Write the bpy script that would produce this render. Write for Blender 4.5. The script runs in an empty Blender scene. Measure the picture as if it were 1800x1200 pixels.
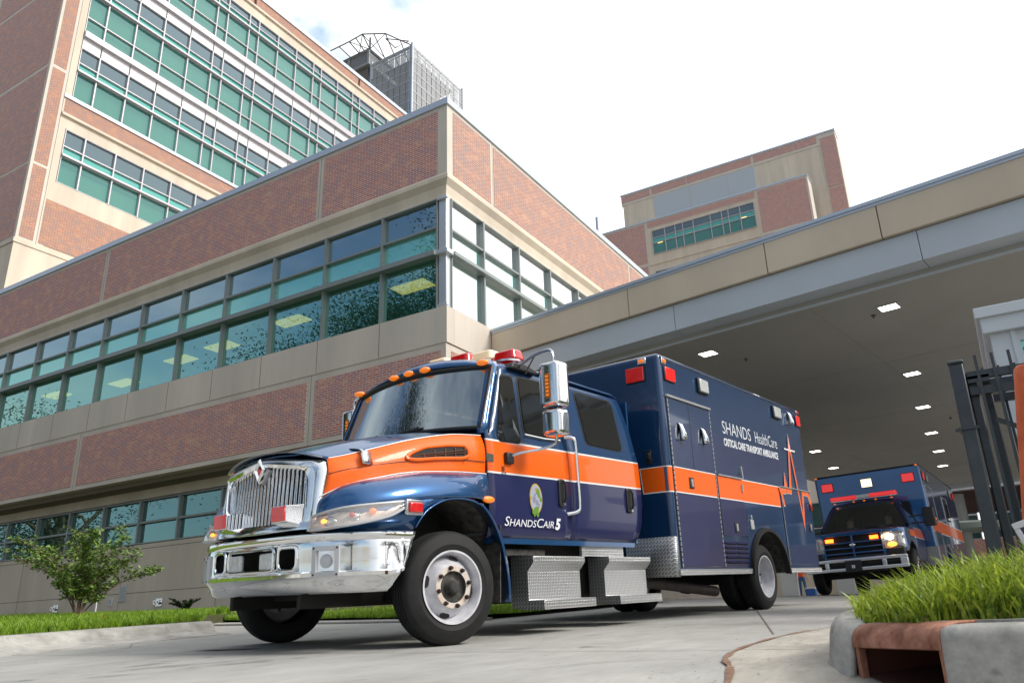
import bpy, bmesh, math, random
from mathutils import Vector, Matrix, noise
random.seed(7)
sc = bpy.context.scene
COL = sc.collection
# ---------------------------------------------------------------- camera (at the world origin, low above the drive)
RWC = ((0.85136, 0.52379, -0.02882), (-0.20206, 0.27675, -0.93946), (-0.4841, 0.80564, 0.34145))
cd = bpy.data.cameras.new('camera'); cam = bpy.data.objects.new('camera', cd); COL.objects.link(cam)
r0, r1, r2 = [Vector(r).normalized() for r in RWC]
cam.matrix_world = Matrix(((r0.x, -r1.x, -r2.x, 0), (r0.y, -r1.y, -r2.y, 0), (r0.z, -r1.z, -r2.z, 0), (0, 0, 0, 1)))
cd.sensor_width = 36; cd.lens = 36 * 1400 / 1800; cd.clip_start = .05; cd.clip_end = 3000
sc.camera = cam
# ---------------------------------------------------------------- sky
SUN_DIR = Vector((0.80, 0.10, 0.62)).normalized()
w = bpy.data.worlds.new('World'); sc.world = w; w.use_nodes = True
nt = w.node_tree; nt.nodes.clear(); N = nt.nodes.new; Lk = nt.links.new
out = N('ShaderNodeOutputWorld'); b1 = N('ShaderNodeBackground'); b2 = N('ShaderNodeBackground'); mx = N('ShaderNodeMixShader')
sky = N('ShaderNodeTexSky'); sky.sky_type = 'NISHITA'; sky.sun_disc = False
sky.sun_elevation = math.asin(SUN_DIR.z); sky.sun_rotation = math.atan2(SUN_DIR.x, SUN_DIR.y)
b1.inputs['Strength'].default_value = .11
Lk(sky.outputs[0], b1.inputs['Color'])
tc = N('ShaderNodeTexCoord'); nz = N('ShaderNodeTexNoise'); nz.inputs['Scale'].default_value = 2.6; nz.inputs['Detail'].default_value = 7; nz.inputs['Roughness'].default_value = .55
mp = N('ShaderNodeMapping'); mp.inputs['Scale'].default_value = (1, 1, 2.2); mp.inputs['Location'].default_value = (.3, .1, .55)
Lk(tc.outputs['Generated'], mp.inputs[0]); Lk(mp.outputs[0], nz.inputs['Vector'])
# thin broken cloud towards the street, thick bright cloud over the hospital
dot = N('ShaderNodeVectorMath'); dot.operation = 'DOT_PRODUCT'; dot.inputs[1].default_value = Vector((0.62, .74, .25)).normalized()
Lk(tc.outputs['Generated'], dot.inputs[0])
mr = N('ShaderNodeMapRange'); mr.inputs['From Min'].default_value = -.25; mr.inputs['From Max'].default_value = .42; Lk(dot.outputs['Value'], mr.inputs['Value'])
ad = N('ShaderNodeMath'); ad.operation = 'MULTIPLY_ADD'; ad.inputs[1].default_value = .75; Lk(mr.outputs[0], ad.inputs[0]); Lk(nz.outputs['Fac'], ad.inputs[2])
cr = N('ShaderNodeMapRange'); cr.inputs['From Min'].default_value = .38; cr.inputs['From Max'].default_value = .66; Lk(ad.outputs[0], cr.inputs['Value'])
cc = N('ShaderNodeMix'); cc.data_type = 'RGBA'; cc.inputs[6].default_value = (.60, .66, .72, 1); cc.inputs[7].default_value = (1.0, 1.0, 1.0, 1); Lk(mr.outputs[0], cc.inputs[0])
gd = N('ShaderNodeVectorMath'); gd.operation = 'DOT_PRODUCT'; gd.inputs[1].default_value = Vector((-.545, .515, .662)).normalized(); Lk(tc.outputs['Generated'], gd.inputs[0])
g1 = N('ShaderNodeMapRange'); g1.inputs['From Min'].default_value = .988; g1.inputs['From Max'].default_value = .997; Lk(gd.outputs['Value'], g1.inputs['Value'])
g2 = N('ShaderNodeTexNoise'); g2.inputs['Scale'].default_value = 11; g2.inputs['Detail'].default_value = 6; Lk(tc.outputs['Generated'], g2.inputs['Vector'])
g3 = N('ShaderNodeMapRange'); g3.inputs['From Min'].default_value = .46; g3.inputs['From Max'].default_value = .60; Lk(g2.outputs['Fac'], g3.inputs['Value'])
g4 = N('ShaderNodeMath'); g4.operation = 'MULTIPLY'; Lk(g1.outputs[0], g4.inputs[0]); Lk(g3.outputs[0], g4.inputs[1])
g5 = N('ShaderNodeMix'); g5.data_type = 'RGBA'; g5.inputs[7].default_value = (.30, .46, .62, 1); Lk(g4.outputs[0], g5.inputs[0]); Lk(cc.outputs[2], g5.inputs[6]); Lk(g5.outputs[2], b2.inputs['Color'])
st = N('ShaderNodeMapRange'); st.inputs['To Min'].default_value = .9; st.inputs['To Max'].default_value = 1.25; Lk(mr.outputs[0], st.inputs['Value']); Lk(st.outputs[0], b2.inputs['Strength'])
Lk(cr.outputs[0], mx.inputs[0]); Lk(b1.outputs[0], mx.inputs[1]); Lk(b2.outputs[0], mx.inputs[2]); Lk(mx.outputs[0], out.inputs[0])
sd = bpy.data.lights.new('sun', 'SUN'); sd.energy = 2.9; sd.angle = math.radians(20); sd.color = (1, .95, .87)
so = bpy.data.objects.new('sun', sd); COL.objects.link(so); so.rotation_euler = SUN_DIR.to_track_quat('Z', 'Y').to_euler()
sc.view_settings.view_transform = 'Standard'; sc.view_settings.look = 'None'; sc.view_settings.exposure = 0.30; sc.view_settings.gamma = 1
sc.render.engine = 'CYCLES'; sc.cycles.max_bounces = 8; sc.cycles.transparent_max_bounces = 12

# ---------------------------------------------------------------- helpers
def interp(x, pts):
    if x <= pts[0][0]: return pts[0][1]
    for (a, b), (c, d) in zip(pts, pts[1:]):
        if x <= c: return b + (d - b) * (x - a) / (c - a)
    return pts[-1][1]
class MB:
    def __init__(s): s.v = []; s.f = []
    def add(s, vs, fs):
        o = len(s.v); s.v += [tuple(p) for p in vs]; s.f += [tuple(i + o for i in f) for f in fs]; return s
    def box(s, x0, x1, y0, y1, z0, z1):
        x0, x1 = sorted((x0, x1)); y0, y1 = sorted((y0, y1)); z0, z1 = sorted((z0, z1))
        return s.add([(x0, y0, z0), (x1, y0, z0), (x1, y1, z0), (x0, y1, z0), (x0, y0, z1), (x1, y0, z1), (x1, y1, z1), (x0, y1, z1)],
                     [(0, 3, 2, 1), (4, 5, 6, 7), (0, 1, 5, 4), (1, 2, 6, 5), (2, 3, 7, 6), (3, 0, 4, 7)])
    def prism(s, poly, ax, a, b):
        """polygon in the two other axes, extruded along ax"""
        def P(u, v, t):
            return {0: (t, u, v), 1: (u, t, v), 2: (u, v, t)}[ax]
        n = len(poly); vs = [P(u, v, a) for u, v in poly] + [P(u, v, b) for u, v in poly]
        return s.add(vs, [tuple(range(n - 1, -1, -1)), tuple(range(n, 2 * n))] + [(i, (i + 1) % n, n + (i + 1) % n, n + i) for i in range(n)])
    def grid(s, rows):
        n = len(rows[0]); vs = [p for r in rows for p in r]
        return s.add(vs, [(i * n + j, i * n + j + 1, (i + 1) * n + j + 1, (i + 1) * n + j) for i in range(len(rows) - 1) for j in range(n - 1)])
    def tube(s, path, r, n=10, caps=True):
        path = [Vector(p) for p in path]; rs = r if isinstance(r, (list, tuple)) else [r] * len(path)
        rings = []; up = None
        for i, p in enumerate(path):
            t = (path[min(i + 1, len(path) - 1)] - path[max(i - 1, 0)]).normalized()
            if up is None: up = t.orthogonal().normalized()
            else: up = (up - t * up.dot(t)).normalized()
            q = t.cross(up)
            rings.append([p + (up * math.cos(2 * math.pi * k / n) + q * math.sin(2 * math.pi * k / n)) * rs[i] for k in range(n)])
        vs = [v for rg in rings for v in rg]; fs = []
        for i in range(len(rings) - 1):
            for k in range(n): fs.append((i * n + k, i * n + (k + 1) % n, (i + 1) * n + (k + 1) % n, (i + 1) * n + k))
        if caps: fs += [tuple(range(n - 1, -1, -1)), tuple(range((len(rings) - 1) * n, len(rings) * n))]
        return s.add(vs, fs)
    def lathe(s, prof, c, ax, n=40, closed=False):
        """prof: (along axis, radius) list turned round axis ax through c"""
        vs = []; c = Vector(c)
        for a, r in prof:
            for k in range(n):
                t = 2 * math.pi * k / n; u, v = r * math.cos(t), r * math.sin(t)
                vs.append(c + Vector({0: (a, u, v), 1: (u, a, v), 2: (u, v, a)}[ax]))
        m = len(prof); fs = []
        for i in range(m if closed else m - 1):
            j = (i + 1) % m
            for k in range(n): fs.append((i * n + k, i * n + (k + 1) % n, j * n + (k + 1) % n, j * n + k))
        return s.add(vs, fs)
    def cyl(s, p, q, r, n=16): return s.tube([p, q], r, n)
    def ell(s, c, rx, ry, rz, n=16, m=10):
        vs = []; fs = []
        for i in range(m + 1):
            a = math.pi * i / m
            for k in range(n):
                b = 2 * math.pi * k / n; vs.append((c[0] + rx * math.sin(a) * math.cos(b), c[1] + ry * math.sin(a) * math.sin(b), c[2] + rz * math.cos(a)))
        for i in range(m):
            for k in range(n): fs.append((i * n + k, i * n + (k + 1) % n, (i + 1) * n + (k + 1) % n, (i + 1) * n + k))
        return s.add(vs, fs)
    def mirror(s):
        o = len(s.v); vs = [(x, -y, z) for x, y, z in s.v]; fs = [tuple(i + o for i in reversed(f)) for f in s.f]
        s.v += vs; s.f += fs; return s
    def my(s):
        s.v = [(x, -y, z) for x, y, z in s.v]; s.f = [tuple(reversed(f)) for f in s.f]; return s
    def xf(s, M): s.v = [tuple(M @ Vector(p)) for p in s.v]; return s
    def build(s, name, mat, parent=None, smooth=False, bevel=0, bseg=2, solid=0, weld=False, ang=35, sub=0, off=-1):
        me = bpy.data.meshes.new(name); me.from_pydata(s.v, [], s.f); me.update()
        bm = bmesh.new(); bm.from_mesh(me)
        if weld: bmesh.ops.remove_doubles(bm, verts=bm.verts, dist=1e-4)
        bmesh.ops.recalc_face_normals(bm, faces=bm.faces); bm.to_mesh(me); bm.free()
        o = bpy.data.objects.new(name, me); COL.objects.link(o)
        for m in (mat if isinstance(mat, (list, tuple)) else [mat]): me.materials.append(m)
        if smooth: me.polygons.foreach_set('use_smooth', [True] * len(me.polygons))
        if solid: md = o.modifiers.new('s', 'SOLIDIFY'); md.thickness = solid; md.offset = off
        if bevel:
            md = o.modifiers.new('b', 'BEVEL'); md.width = bevel; md.segments = bseg; md.limit_method = 'ANGLE'; md.angle_limit = math.radians(ang); md.harden_normals = False
            me.polygons.foreach_set('use_smooth', [True] * len(me.polygons))
        if sub: md = o.modifiers.new('d', 'SUBSURF'); md.levels = sub; md.render_levels = sub
        if (smooth or bevel) and not sub:
            try:
                me.set_sharp_from_angle(angle=math.radians(40))
            except Exception: pass
        if parent: o.parent = parent
        return o
def empty(name, loc=(0, 0, 0), M=None):
    o = bpy.data.objects.new(name, None); COL.objects.link(o); o.empty_display_size = .2
    if M is not None: o.matrix_world = M
    else: o.location = loc
    return o
def tag(o, label=None, cat=None, group=None, kind=None):
    if label: o['label'] = label
    if cat: o['category'] = cat
    if group: o['group'] = group
    if kind: o['kind'] = kind
    return o
def copy_tree(o, parent=None):
    c = o.copy(); COL.objects.link(c); c.parent = parent
    for ch in list(o.children): copy_tree(ch, c)
    return c
def crm(pts, n):
    """Catmull-Rom resample of a polyline with n steps per span"""
    P = [Vector(p) for p in pts]; o = []
    for i in range(len(P) - 1):
        a = P[i - 1] if i else P[0] * 2 - P[1]; b, c = P[i], P[i + 1]; d = P[i + 2] if i + 2 < len(P) else P[-1] * 2 - P[-2]
        for k in range(n):
            t = k / n; o.append(.5 * ((2 * b) + (c - a) * t + (2 * a - 5 * b + 4 * c - d) * t * t + (3 * b - a - 3 * c + d) * t ** 3))
    o.append(P[-1]); return o
def surf(rows, nu=3, nv=3):
    """smooth grid through a coarse grid of points"""
    r = [crm(x, nu) for x in rows]; cols = [crm([q[j] for q in r], nv) for j in range(len(r[0]))]
    return [[cols[j][i] for j in range(len(cols))] for i in range(len(cols[0]))]

# ---------------------------------------------------------------- materials
def mat(name, col, rough=.5, metal=0, coat=0, emit=None, es=0, spec=None, alpha=None):
    m = bpy.data.materials.new(name); m.use_nodes = True; p = m.node_tree.nodes['Principled BSDF']
    p.inputs['Base Color'].default_value = (*col, 1); p.inputs['Roughness'].default_value = rough; p.inputs['Metallic'].default_value = metal
    p.inputs['Coat Weight'].default_value = coat; p.inputs['Coat Roughness'].default_value = .04
    if spec is not None: p.inputs['Specular IOR Level'].default_value = spec
    if emit: p.inputs['Emission Color'].default_value = (*emit, 1); p.inputs['Emission Strength'].default_value = es
    return m
def nodes(m): return m.node_tree, m.node_tree.nodes.new, m.node_tree.links.new, m.node_tree.nodes['Principled BSDF']
def vary(m, scale=3, amt=.25, rough=0, bump=0, bscale=60, stretch=(1, 1, 1), col2=None, detail=6):
    """soft natural variation of colour, roughness and grain"""
    t, N, L, p = nodes(m); c = tuple(p.inputs['Base Color'].default_value)
    tc = N('ShaderNodeTexCoord'); mp = N('ShaderNodeMapping'); mp.inputs['Scale'].default_value = stretch; L(tc.outputs['Object'], mp.inputs[0])
    n = N('ShaderNodeTexNoise'); n.inputs['Scale'].default_value = scale; n.inputs['Detail'].default_value = detail; n.inputs['Roughness'].default_value = .6; L(mp.outputs[0], n.inputs['Vector'])
    mr = N('ShaderNodeMapRange'); mr.inputs['From Min'].default_value = .3; mr.inputs['From Max'].default_value = .7; L(n.outputs['Fac'], mr.inputs['Value'])
    mx = N('ShaderNodeMix'); mx.data_type = 'RGBA'; L(mr.outputs[0], mx.inputs[0])
    mx.inputs[6].default_value = tuple(x * (1 - amt) for x in c[:3]) + (1,); mx.inputs[7].default_value = (*(col2 or tuple(x * (1 + amt) for x in c[:3])), 1)
    L(mx.outputs[2], p.inputs['Base Color'])
    if rough:
        r = N('ShaderNodeMapRange'); r.inputs['To Min'].default_value = p.inputs['Roughness'].default_value - rough; r.inputs['To Max'].default_value = p.inputs['Roughness'].default_value + rough
        L(n.outputs['Fac'], r.inputs['Value']); L(r.outputs[0], p.inputs['Roughness'])
    if bump:
        n2 = N('ShaderNodeTexNoise'); n2.inputs['Scale'].default_value = bscale; n2.inputs['Detail'].default_value = 5; L(mp.outputs[0], n2.inputs['Vector'])
        bp = N('ShaderNodeBump'); bp.inputs['Strength'].default_value = bump; bp.inputs['Distance'].default_value = .01; L(n2.outputs['Fac'], bp.inputs['Height']); L(bp.outputs[0], p.inputs['Normal'])
    return m
BLUE_SHADED = (.007, .038, .110); ORANGE = (.82, .118, .002); NAVY = (.014, .017, .075)  # cab blue darkened, shade put into the colour of the side
M = {}
def flake(m):   # faint dust over car paint
    return vary(m, 1.7, .10, .03)
M['blue'] = flake(mat('blue_paint_lit', (.016, .090, .25), .30, .6, 1)); M['navy'] = flake(mat('navy_paint', NAVY, .3, .0, .35, spec=.35)); M['blue_shaded'] = flake(mat('blue_paint_shaded', (.007, .036, .105), .22, .15, .8)); M['orange'] = mat('orange_paint', ORANGE, .4, 0, .3, spec=.3)  # same blue: sky sheen put in above, shade put into the box copy
M['white_line'] = mat('white_line', (.75, .75, .75), .35)
def livery(zlo, zhi, tilt=0):
    """painted bands by height: navy, white pinstripe, orange, pinstripe, blue"""
    m = mat('livery_paint', BLUE_SHADED, .28, .05, .45, spec=.4); t, N, L, p = nodes(m)
    tc = N('ShaderNodeTexCoord'); sx = N('ShaderNodeSeparateXYZ'); L(tc.outputs['Object'], sx.inputs[0])
    cr = N('ShaderNodeValToRGB'); cr.color_ramp.interpolation = 'CONSTANT'; e = cr.color_ramp.elements
    def pos(z): return z / 4
    e[0].position = 0; e[0].color = (*NAVY, 1); e[1].position = pos(zlo - .009); e[1].color = (.7, .7, .7, 1)
    for z, c in ((zlo, ORANGE), (zhi, (.7, .7, .7)), (zhi + .01, BLUE_SHADED)):
        q = e.new(pos(z)); q.color = (*c, 1)
    ma = N('ShaderNodeMath'); ma.operation = 'MULTIPLY_ADD'; ma.inputs[1].default_value = tilt; L(sx.outputs[0], ma.inputs[0]); L(sx.outputs[2], ma.inputs[2])
    mb = N('ShaderNodeMath'); mb.operation = 'DIVIDE'; mb.inputs[1].default_value = 4; L(ma.outputs[0], mb.inputs[0]); L(mb.outputs[0], cr.inputs[0]); L(cr.outputs[0], p.inputs['Base Color'])
    return m
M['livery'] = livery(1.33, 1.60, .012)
M['chrome'] = vary(mat('chrome', (.82, .83, .85), .06, 1), 6, .05, .04)
M['steel'] = vary(mat('polished_steel', (.62, .63, .65), .22, 1), 8, .08, .08)
M['alu'] = vary(mat('aluminium_trim', (.55, .56, .58), .32, .9), 10, .1, .1)
M['rubber'] = vary(mat('rubber', (.013, .013, .014), .7, spec=.3), 12, .35, .1, .1, 90)
M['black'] = mat('black_plastic', (.012, .012, .013), .45); M['dark'] = mat('dark_underside', (.010, .009, .009), .8)
M['dirt'] = vary(mat('dusty_black', (.022, .022, .022), .85), 14, .7, 0, .3, 40, col2=(.085, .08, .072))
M['gasket'] = mat('gasket', (.01, .01, .01), .5)
M['tint'] = mat('tinted_glass', (.006, .008, .009), .03, 0, 1)
M['silver'] = mat('grey_paint', (.45, .46, .48), .4, .3)
M['rimw'] = vary(mat('white_rim', (.46, .46, .50), .38), 9, .2, .1, col2=(.60, .60, .64))
M['rimrust'] = vary(mat('rusty_rim', (.58, .56, .55), .5), 16, .05, .1, 0, col2=(.50, .36, .26))
M['nut'] = vary(mat('lug_nut', (.05, .035, .03), .5, .6), 30, .5)
M['red_lens'] = mat('red_lens', (.45, .004, .004), .12, 0, 1, (1, .01, .01), .12)
M['red_lit'] = mat('red_lens_lit', (.55, .006, .005), .12, 0, 1, (1, .012, .01), .45)
M['amber'] = mat('amber_lens', (.85, .18, .01), .15, 0, 1, (1, .22, .01), .45)
M['amber_lit'] = mat('amber_lit', (.9, .3, .02), .15, 0, 1, (1, .32, .03), 4)
M['white_lens'] = vary(mat('white_lens', (.50, .52, .52), .15, 0, 1), 30, .2)
M['cream_lens'] = mat('cream_beacon', (.80, .60, .40), .12, 0, 1, (1, .7, .35), .25)
M['white_lit'] = mat('white_lit', (.9, .8, .6), .2, 0, 1, (1, .82, .5), 1.4)
M['head_lit'] = mat('headlight_lit', (.9, .8, .6), .2, 0, 1, (1, .86, .6), 14)
M['letter'] = mat('lettering', (.62, .64, .68), .5)
def glassy(name, under, tint, refl=.35, rough=.01, trans=.5, ior=1.5, see=None):
    """pane: mirror coat over a tinted see-through or solid layer"""
    m = bpy.data.materials.new(name); m.use_nodes = True; t = m.node_tree; t.nodes.clear(); N = t.nodes.new; L = t.links.new
    o = N('ShaderNodeOutputMaterial'); g = N('ShaderNodeBsdfGlossy'); g.inputs['Roughness'].default_value = rough; g.inputs['Color'].default_value = (*tint, 1)
    d = N('ShaderNodeBsdfDiffuse'); d.inputs['Color'].default_value = (*under, 1); tr = N('ShaderNodeBsdfTransparent'); tr.inputs['Color'].default_value = (*(see or [min(1, x * 3.2) for x in under]), 1)
    m1 = N('ShaderNodeMixShader'); m1.inputs[0].default_value = trans; L(d.outputs[0], m1.inputs[1]); L(tr.outputs[0], m1.inputs[2])
    lw = N('ShaderNodeLayerWeight'); lw.inputs['Blend'].default_value = .5; fr = N('ShaderNodeMath'); fr.operation = 'POWER'; fr.inputs[1].default_value = 2.6; L(lw.outputs['Facing'], fr.inputs[0])
    mr = N('ShaderNodeMapRange'); mr.inputs['To Min'].default_value = refl; mr.inputs['To Max'].default_value = 1; L(fr.outputs[0], mr.inputs['Value'])
    m2 = N('ShaderNodeMixShader'); L(mr.outputs[0], m2.inputs[0]); L(m1.outputs[0], m2.inputs[1]); L(g.outputs[0], m2.inputs[2]); L(m2.outputs[0], o.inputs[0])
    # slightly wavy float glass
    tcn = N('ShaderNodeTexCoord'); n = N('ShaderNodeTexNoise'); n.inputs['Scale'].default_value = .8; L(tcn.outputs['Object'], n.inputs['Vector'])
    bp = N('ShaderNodeBump'); bp.inputs['Strength'].default_value = .05; bp.inputs['Distance'].default_value = .008; L(n.outputs['Fac'], bp.inputs['Height']); L(bp.outputs[0], g.inputs['Normal'])
    return m
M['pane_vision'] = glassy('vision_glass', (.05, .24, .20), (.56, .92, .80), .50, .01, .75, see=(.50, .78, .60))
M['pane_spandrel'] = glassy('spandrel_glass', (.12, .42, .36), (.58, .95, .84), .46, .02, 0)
M['pane_g'] = glassy('ground_floor_glass', (.02, .07, .06), (.55, .85, .80), .22, .01, .3); M['pane_b_vision'] = glassy('bright_vision_glass', (.05, .24, .20), (.90, 1, .98), .72, .01, .75, see=(.50, .78, .60)); M['pane_b_spandrel'] = glassy('bright_spandrel_glass', (.08, .34, .29), (.92, 1, 1), .74, .02, 0); M['pane_b_top'] = glassy('bright_upper_glass', (.03, .06, .07), (.97, 1, 1), .80, .01, .25)  # mirrored trees put into darker ground floor glass, mirrored sky into bright copies
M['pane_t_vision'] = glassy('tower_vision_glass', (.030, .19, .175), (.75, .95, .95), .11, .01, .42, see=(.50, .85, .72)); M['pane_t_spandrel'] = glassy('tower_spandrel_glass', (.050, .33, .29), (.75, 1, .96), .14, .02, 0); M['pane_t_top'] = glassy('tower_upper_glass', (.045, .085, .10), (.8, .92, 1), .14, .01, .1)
M['pane_top'] = glassy('upper_glass', (.03, .06, .07), (.70, .88, .90), .46, .01, .25)
M['windshield'] = glassy('windshield_glass', (.06, .07, .07), (.92, 1, 1), .42, .03, .8)
M['dark_glass'] = glassy('side_glass', (.012, .014, .015), (.9, .95, 1), .10, .01, .35)
M['lensglass'] = glassy('headlamp_glass', (.55, .50, .46), (1, 1, 1), .12, .03, .80, see=(.97, .95, .92))
M['cream'] = vary(mat('cream_precast', (.55, .48, .39), .8), .6, .13, .05, .12, 90, (1.6, 1.6, .22))
M['tan'] = vary(mat('tan_precast', (.55, .49, .425), .8), .5, .13, .05, .12, 90, (1.6, 1.6, .22))
M['stone'] = vary(mat('precast_frame', (.52, .48, .42), .8), .7, .08, .05, .1, 90)
M['tan_canopy'] = vary(mat('canopy_precast', (.60, .50, .39), .8), .5, .10, .05, .12, 90, (1, 1, .35))
M['mullion'] = vary(mat('mullion_aluminium', (.24, .265, .265), .45, .3), 1, .08)
M['white_mull'] = mat('white_mullion', (.44, .42, .45), .45, .3)
M['coping'] = mat('metal_coping', (.50, .55, .62), .35, .5)
M['beam'] = vary(mat('grey_fascia', (.48, .52, .57), .5), .5, .05)
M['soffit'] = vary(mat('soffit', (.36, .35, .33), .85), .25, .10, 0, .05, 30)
M['spandrel_white'] = mat('white_spandrel', (.58, .57, .60), .4)
M['room'] = vary(mat('room_interior', (.10, .20, .17), .9), .4, .25)
M['room_dark'] = mat('room_dark', (.03, .05, .05), .9)
M['light_yellow'] = mat('office_light', (.9, .8, .4), .5, 0, 0, (1, .66, .16), 1.15)
M['light_white'] = mat('canopy_light', (.9, .9, .85), .5, 0, 0, (1, .97, .84), 7)
def brick(name, axis, c1, c2, mortar=(.62, .56, .49)):
    m = bpy.data.materials.new(name); m.use_nodes = True; t, N, L, p = nodes(m); p.inputs['Roughness'].default_value = .85
    tc = N('ShaderNodeTexCoord'); sx = N('ShaderNodeSeparateXYZ'); cb = N('ShaderNodeCombineXYZ'); L(tc.outputs['Object'], sx.inputs[0])
    L(sx.outputs[axis], cb.inputs[0]); L(sx.outputs[2], cb.inputs[1])
    def br(a, b, bias):
        k = N('ShaderNodeTexBrick'); k.inputs['Color1'].default_value = (*a, 1); k.inputs['Color2'].default_value = (*b, 1); k.inputs['Mortar'].default_value = (*mortar, 1)
        k.inputs['Scale'].default_value = 1; k.inputs['Brick Width'].default_value = .232; k.inputs['Row Height'].default_value = .0685; k.inputs['Mortar Size'].default_value = .0068; k.inputs['Mortar Smooth'].default_value = .15; k.inputs['Bias'].default_value = bias
        L(cb.outputs[0], k.inputs['Vector']); return k
    k1 = br(c1, c2, -.1); k2 = br((c1[0] * .74, c1[1] * 1.15, c1[2] * 1.6), c1, -.2)
    nz = N('ShaderNodeTexNoise'); nz.inputs['Scale'].default_value = 2.3; nz.inputs['Detail'].default_value = 5; nz.inputs['Roughness'].default_value = .8; L(cb.outputs[0], nz.inputs['Vector'])
    mr = N('ShaderNodeMapRange'); mr.inputs['From Min'].default_value = .44; mr.inputs['From Max'].default_value = .56; L(nz.outputs['Fac'], mr.inputs['Value'])
    mx = N('ShaderNodeMix'); mx.data_type = 'RGBA'; L(mr.outputs[0], mx.inputs[0]); L(k1.outputs['Color'], mx.inputs[6]); L(k2.outputs['Color'], mx.inputs[7]); L(mx.outputs[2], p.inputs['Base Color'])
    bp = N('ShaderNodeBump'); bp.invert = True; bp.inputs['Strength'].default_value = .5; bp.inputs['Distance'].default_value = .006; L(k1.outputs['Fac'], bp.inputs['Height']); L(bp.outputs[0], p.inputs['Normal'])
    return m
RB1 = (.44, .155, .13); RB2 = (.56, .30, .215)
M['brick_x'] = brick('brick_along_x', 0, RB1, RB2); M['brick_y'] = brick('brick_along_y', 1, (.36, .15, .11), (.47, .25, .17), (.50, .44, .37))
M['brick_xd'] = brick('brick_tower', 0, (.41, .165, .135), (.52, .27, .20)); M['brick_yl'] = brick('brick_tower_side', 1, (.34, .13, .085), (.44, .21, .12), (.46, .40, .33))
def plate(name, col, s=1.0):
    """raised tread pattern of diamond plate"""
    m = mat(name, col, .34, .85); t, N, L, p = nodes(m); tc = N('ShaderNodeTexCoord')
    sx = N('ShaderNodeSeparateXYZ'); L(tc.outputs['Object'], sx.inputs[0]); aa = N('ShaderNodeMath'); aa.operation = 'ADD'; L(sx.outputs[0], aa.inputs[0]); L(sx.outputs[1], aa.inputs[1])
    cb = N('ShaderNodeCombineXYZ'); L(aa.outputs[0], cb.inputs[0]); L(sx.outputs[2], cb.inputs[1])
    hs = []
    for r, off in ((45, 0), (-45, .5)):
        mp = N('ShaderNodeMapping'); mp.inputs['Rotation'].default_value = (0, 0, math.radians(r)); mp.inputs['Location'].default_value = (off * .03, 0, 0); L(cb.outputs[0], mp.inputs[0])
        k = N('ShaderNodeTexBrick'); k.inputs['Scale'].default_value = 1; k.inputs['Brick Width'].default_value = .058 * s; k.inputs['Row Height'].default_value = .029 * s; k.inputs['Mortar Size'].default_value = .0112 * s; k.inputs['Mortar Smooth'].default_value = .4
        L(mp.outputs[0], k.inputs['Vector']); hs.append(k)
    mi = N('ShaderNodeMath'); mi.operation = 'MINIMUM'; L(hs[0].outputs['Fac'], mi.inputs[0]); L(hs[1].outputs['Fac'], mi.inputs[1])
    mn = N('ShaderNodeMix'); mn.data_type = 'RGBA'; mn.inputs[6].default_value = (min(1, col[0] * 1.5), min(1, col[1] * 1.5), min(1, col[2] * 1.5), 1); mn.inputs[7].default_value = (*[c * .72 for c in col], 1); L(mi.outputs[0], mn.inputs[0]); L(mn.outputs[2], p.inputs['Base Color'])
    bp = N('ShaderNodeBump'); bp.invert = True; bp.inputs['Strength'].default_value = .8; bp.inputs['Distance'].default_value = .004; L(mi.outputs[0], bp.inputs['Height']); L(bp.outputs[0], p.inputs['Normal'])
    return m
M['plate'] = plate('diamond_plate', (.38, .39, .40)); M['plate_small'] = plate('fine_diamond_plate', (.47, .475, .48), .62)
M['plate_end_shaded'] = plate('diamond_plate_shaded', (.20, .205, .21), .8)  # shade put into a darker plate for the forward-facing step ends
M['grass'] = vary(mat('grass_blades', (.17, .32, .025), .45, spec=.4), 5, .35, 0, col2=(.34, .52, .05))
gp_ = M['grass'].node_tree.nodes['Principled BSDF']; gp_.inputs['Subsurface Weight'].default_value = 0
M['soil'] = vary(mat('soil', (.055, .06, .02), .9), 8, .4, 0, .3, 40)
M['leaf'] = vary(mat('leaves', (.085, .20, .025), .5), 6, .45, col2=(.22, .34, .06)); M['leaf_dark'] = vary(mat('dark_leaves', (.025, .05, .018), .6), 2, .4)
M['bark'] = vary(mat('bark', (.16, .11, .075), .8), 14, .3, 0, .3, 60)
M['rust'] = vary(mat('rusty_steel', (.26, .070, .035), .7, .1), 11, .45, .1, .35, 60, (1, 1, 1), col2=(.50, .24, .16), detail=12)
M['iron'] = vary(mat('black_iron', (.045, .052, .062), .42, .2, .2), 6, .2, .1)
M['skin'] = mat('skin', (.50, .30, .21), .6)
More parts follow.
